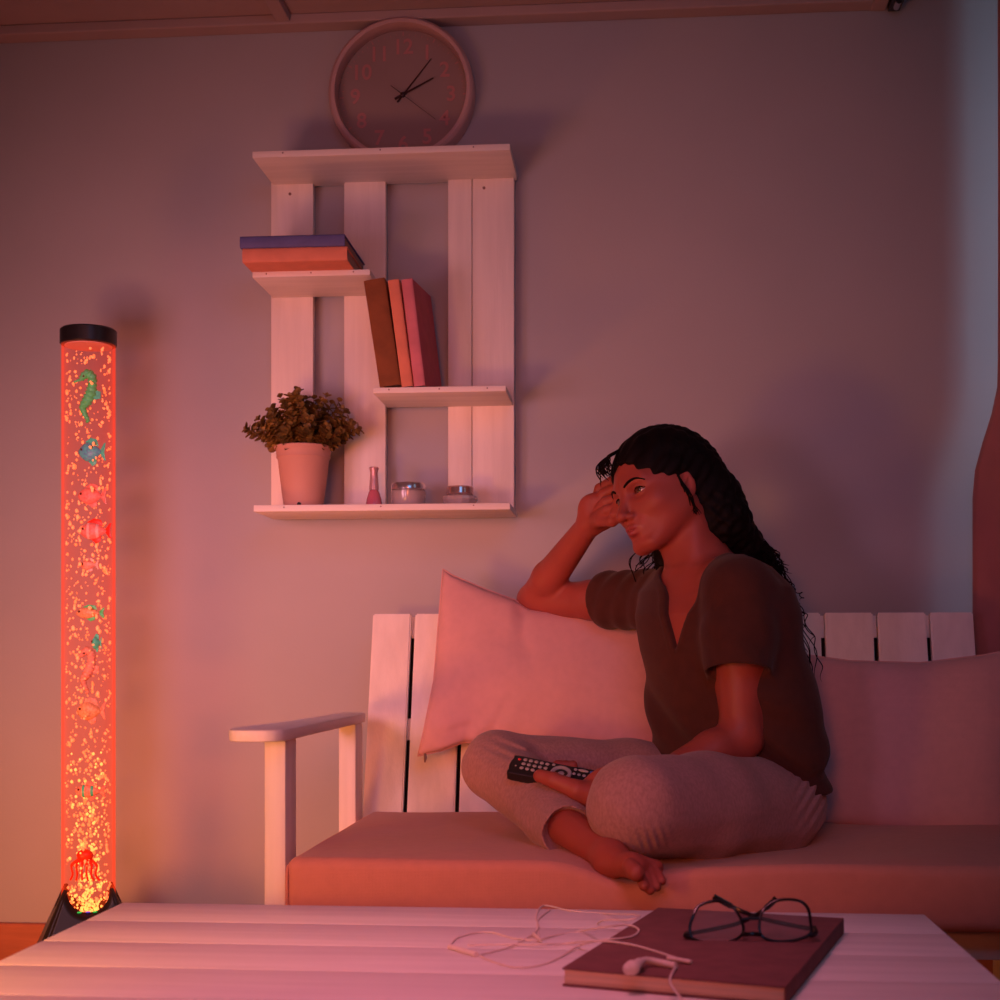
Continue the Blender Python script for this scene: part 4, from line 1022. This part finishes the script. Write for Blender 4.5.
for k in range(30):
    curl([at(745 + rh.uniform(-20, 10), 540 + rh.uniform(-8, 6), 2.54), at(760 + rh.uniform(-6, 16), 552, 2.55), at(772 + rh.uniform(-10, 12), 572 + rh.uniform(-10, 14), 2.56)], rh.uniform(.003, .008), rh.uniform(1, 3))
grp = 1
for k in range(22):
    x = rh.uniform(640, 668); curl([Vector(hl(-.045, .0, -.085)), at(x + 4, 556, 2.60), at(x - rh.uniform(0, 9), rh.uniform(566, 578), 2.61)], rh.uniform(.003, .006), rh.uniform(1, 3))
for k in range(2): curl([at(642, 548, 2.585), at(634 - k * 4, 557, 2.585), at(631, 568, 2.585), at(638, 575, 2.585)], .0035, 1.5)
grp = 2
for k in range(34):   # loose locks at the forehead
    x0 = rh.uniform(-.038, .0); s0 = Vector(hl(x0, .055, .095)); s1 = Vector(hl(x0 - .006, .084, .084)); s2 = Vector(hl(x0 - .008 + rh.uniform(-.008, .010), .092 + rh.uniform(-.006, .004), .070)); s3 = Vector(hl(x0 - .008 + rh.uniform(-.010, .01), .086, .054 + rh.uniform(-.008, .012)))
    curl([s0, s1, s2, s3], rh.uniform(.001, .003), rh.uniform(.5, 1.5), .0011, 40, .002)
grp = 3
for k in range(26):   # wisps before and below the ear
    curl([Vector(hl(.066, .018, .030)), Vector(hl(.073, .014, .004)), Vector(hl(.070 + rh.uniform(-.004, .008), .008 + rh.uniform(-.008, .004), -.030)), Vector(hl(.062 + rh.uniform(-.006, .01), -.004 + rh.uniform(-.01, .01), -.060))], rh.uniform(.001, .003), rh.uniform(.5, 2), .0009, 40, .001)
for g_, nm in enumerate(('trailing_curls', 'nape_curls', 'forehead_lock', 'ear_wisps')): cu[g_].build(nm, M_hair, wroot, ang=180)

# ---- clothes
def wrink(P, s1, s2):
    return np.sin(P @ A(s1)) * np.sin(P @ A(s2) + 1.3)
def shirt_sdf(P):
    x, y, a, b = torso_local(P); z = P[:, 2]
    d = torso_sdf(P, .007, .470, .872)
    d = smin(d, cap(P, atn(722, 576, 2.43), ShN, .040, .053), .03); d = smin(d, cap(P, atn(690, 582, 2.57), ShF, .036, .048), .03)
    # loose hem at the small of the back and over the hip
    d = smin(d, chain(P, [atn(785, 700, 2.50), atn(784, 748, 2.47)], [.045, .050], .02), .04)
    d = smax(d, .490 + .010 * np.sin(P[:, 0] * 22) - z, .006)
    folds = np.sin(x * 46 + 4 * np.sin(z * 9) + .6) * .0048 * np.clip((.80 - z) / .12, 0, 1) * (y > -9)
    folds += np.sin(z * 75 + x * 40 + np.sin(P[:, 0] * 30) * 1.5) * .0042 * np.clip((P[:, 0] - float(atn(735, 700, 2.45)[0])) / .04, 0, 1) * np.clip((.62 - z) / .10, 0, 1)
    folds += np.sin((x + z * .8) * 62 + 2 * np.sin(z * 21)) * .0028 * np.clip((.78 - z) / .1, 0, 1) * np.clip((y + .02) / .05, 0, 1)
    d = d + folds
    sn = atn(738, 672, 2.340); ax = sn - ShN; L = float(np.sqrt(ax @ ax)); ax = ax / L
    s = chain(P, [ShN, lerp(ShN, sn, .5), sn + ax * .03], [.055, .055, .052], .01)
    s = s + np.sin((P - ShN) @ A((60, 40, 45))) * .0018
    s = smax(s, (P - ShN) @ ax - L, .003)
    s = smax(s, -(cap(P, sn - ax * .02, sn + ax * .05, .047, .047)), .003)
    d = smin(d, s, .018)
    sf = atn(603, 600, 2.705); ax = sf - ShF; L = float(np.sqrt(ax @ ax)); ax = ax / L
    s = cap(P, ShF, sf + ax * .03, .053, .051); s = s + np.sin((P - ShF) @ ax * 160 + P[:, 2] * 60) * .0018
    s = smax(s, (P - ShF) @ ax - L, .003); s = smax(s, -cap(P, sf + ax * .012, sf + ax * .05, .0435, .0435), .003)
    d = smin(d, s, .02)
    # hanging sleeve cut leaves the neck opening
    nk = ell(P, lerp(NB, HC, .12), (.070, .070, .060)); w_ = (z - .716) * .50
    v = np.maximum(np.abs(x - .004 - (z - .72) * .10) - w_ * .9, .02 - y); v = np.maximum(v, .716 - z)
    # neckline band
    cutd = smin(nk, v, .03)
    band = np.exp(-((cutd - .009) / .0035) ** 2) * .0015
    d = smax(d - band, -cutd, .004)
    return d * .8
M_shirt = mat('brown_shirt_cloth', (0.070, 0.019, 0.012), 0.9, 0.08, 60, 0.35, 500, sheen=.1)
sdf_mesh('shirt', [polygonize(shirt_sdf, (-.32, 2.2, .42), (.36, 2.80, .92), .0026)], [M_shirt], wroot)
hemd = (AnF - KnF); hemd = hemd / np.sqrt(hemd @ hemd); hT, hB = atn(589, 821, 2.22), atn(552, 850, 2.165); hemP = (hT + hB) / 2; u_ = (hT - hB) / np.sqrt((hT - hB) @ (hT - hB)); hn = hemd - u_ * (u_ @ hemd); hn = hn / np.sqrt(hn @ hn)
def pants_sdf(P):
    a = chain(P, [HpN, lerp(HpN, KnN, .5), KnN], [.083, .079, .073], .02)
    a = smin(a, ell(P, HpN + A((.006, .02, .0)), (.084, .082, .068)), .03)
    sh = cap(P, KnN + A((.0, .015, -.022)), AnN, .054, .042)
    a = smin(a, sh, .010)
    b = chain(P, [HpF, lerp(HpF, KnF, .5), KnF], [.080, .070, .056], .02)
    c = chain(P, [KnF, CALF + A((0, .004, .0)), hemP + hemd * .05], [.056, .047, .036], .012)
    c = smax(c, (P - hemP) @ hn, .002); c = smax(c, -cap(P, hemP - hemd * .01, hemP + hemd * .1, .0365, .031), .002)
    b = smin(b, c, .012)
    d = smin(a, b, .006); pel = ell(P, (HpN + HpF) / 2 + A((-.005, .0, .005)), (.105, .125, .080)); d = smin(d, pel, .02)
    # creases behind the knees and at the hip
    k1 = P - atn(652, 852, 2.10); w1 = np.exp(-((k1 * k1).sum(1)) / .0009); d = d + w1 * np.sin(k1[:, 0] * 520 + k1[:, 2] * 160) * .0030
    k2 = P - atn(812, 795, 2.38); w2 = np.exp(-((k2 * k2).sum(1)) / .0022); d = d + w2 * np.sin(k2[:, 0] * 330 - k2[:, 2] * 250) * .0026
    k3 = P - atn(520, 752, 2.38); w3 = np.exp(-((k3 * k3).sum(1)) / .0016); d = d + w3 * np.sin(k3[:, 0] * 150 + k3[:, 2] * 420) * .0022
    d = d + (np.sin(P[:, 0] * 45 + P[:, 2] * 70) * np.sin(P[:, 1] * 52 - P[:, 2] * 33)) * .0014
    d = smax(d, P[:, 2] - .62, .01)
    return d * .85
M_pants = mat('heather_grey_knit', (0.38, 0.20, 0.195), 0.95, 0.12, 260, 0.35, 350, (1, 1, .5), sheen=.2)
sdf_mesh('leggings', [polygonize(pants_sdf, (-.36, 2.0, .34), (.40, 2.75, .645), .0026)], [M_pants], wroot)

# ------------------------------------------------------------------ remote control in her left hand
ra, rb_ = atn(511, 763, 2.292), atn(606, 782, 2.266); lx = Vector(rb_ - ra); RL = lx.length; lx.normalize()
wv = Vector((0, .80, .60)); wv = (wv - lx * wv.dot(lx)).normalized(); nv = lx.cross(wv)
if nv.z < 0: nv = -nv
RM = Matrix(((lx.x, wv.x, nv.x), (lx.y, wv.y, nv.y), (lx.z, wv.z, nv.z))).to_4x4(); RM = Matrix.Translation(Vector(ra)) @ RM
rc = root('remote_control', RM @ Vector((RL / 2, 0, 0)), 'black remote control with many pale buttons held in her lap', 'remote control')
RW = .0215
out = spline([Vector(q) for q in ((.006, -RW, 0), (.0, -RW * .6, 0), (-.002, 0, 0), (.0, RW * .6, 0), (.006, RW, 0), (RL * .5, RW * .93, 0), (RL - .006, RW, 0), (RL, RW * .6, 0), (RL, -RW * .6, 0), (RL - .006, -RW, 0), (RL * .5, -RW * .93, 0))], 4, True)
case_ = MB().prism([RM @ Vector((p.x, p.y, -.016)) for p in out], nv * .016, .0018).build('case', M_black, rc)
M_btn = mat('grey_button', (0.42, 0.36, 0.36), 0.5, 0.05, 30)
M_bred = mat('red_button', (.8, .05, .05), .4, .05, 10); M_bor = mat('orange_button', (.85, .25, .02), .4, .05, 10); M_bbl = mat('blue_button', (.05, .12, .5), .4, .05, 10); M_bgr = mat('green_button', (.02, .30, .06), .4, .05, 10)
def btn(x, y, rx, ry, m=M_btn, h=.0014): MB().ell(RM @ Vector((x, y, .0002)), (rx, ry, h), RM.to_3x3(), sub=2).build('button', m, rc).parent = case_
btn(.010, .012, .0028, .0024, M_bred); btn(.009, -.004, .0014, .0014)
for i in range(5):
    for j in range(3 if i < 5 else 2): btn(.019 + i * .0088, .0135 - j * .0098, .0034, .0034)
M_ = RM
rr = MB()
P = [RM @ Vector((.080 + math.cos(a) * .0135, math.sin(a) * .0125 - .001, .0006)) for a in [2 * math.pi * k / 28 for k in range(28)]]
MB().tube(P, .0032, 8, closed=True).build('navigation_ring', M_btn, rc); btn(.080, -.001, .0052, .0048)
for (x, y) in ((.099, .014), (.099, .004), (.107, .004), (.115, .004), (.064, .015), (.064, -.014), (.097, -.013)): btn(x, y, .0028, .0028)
btn(.111, .0145, .0085, .0030); btn(.110, -.010, .0085, .0026)
btn(.124, .015, .0032, .0028, M_bbl); btn(.124, .006, .0032, .0032, M_bor); btn(.125, -.003, .0030, .0026, M_bgr); btn(.133, .012, .003, .003); btn(.133, .002, .003, .003)
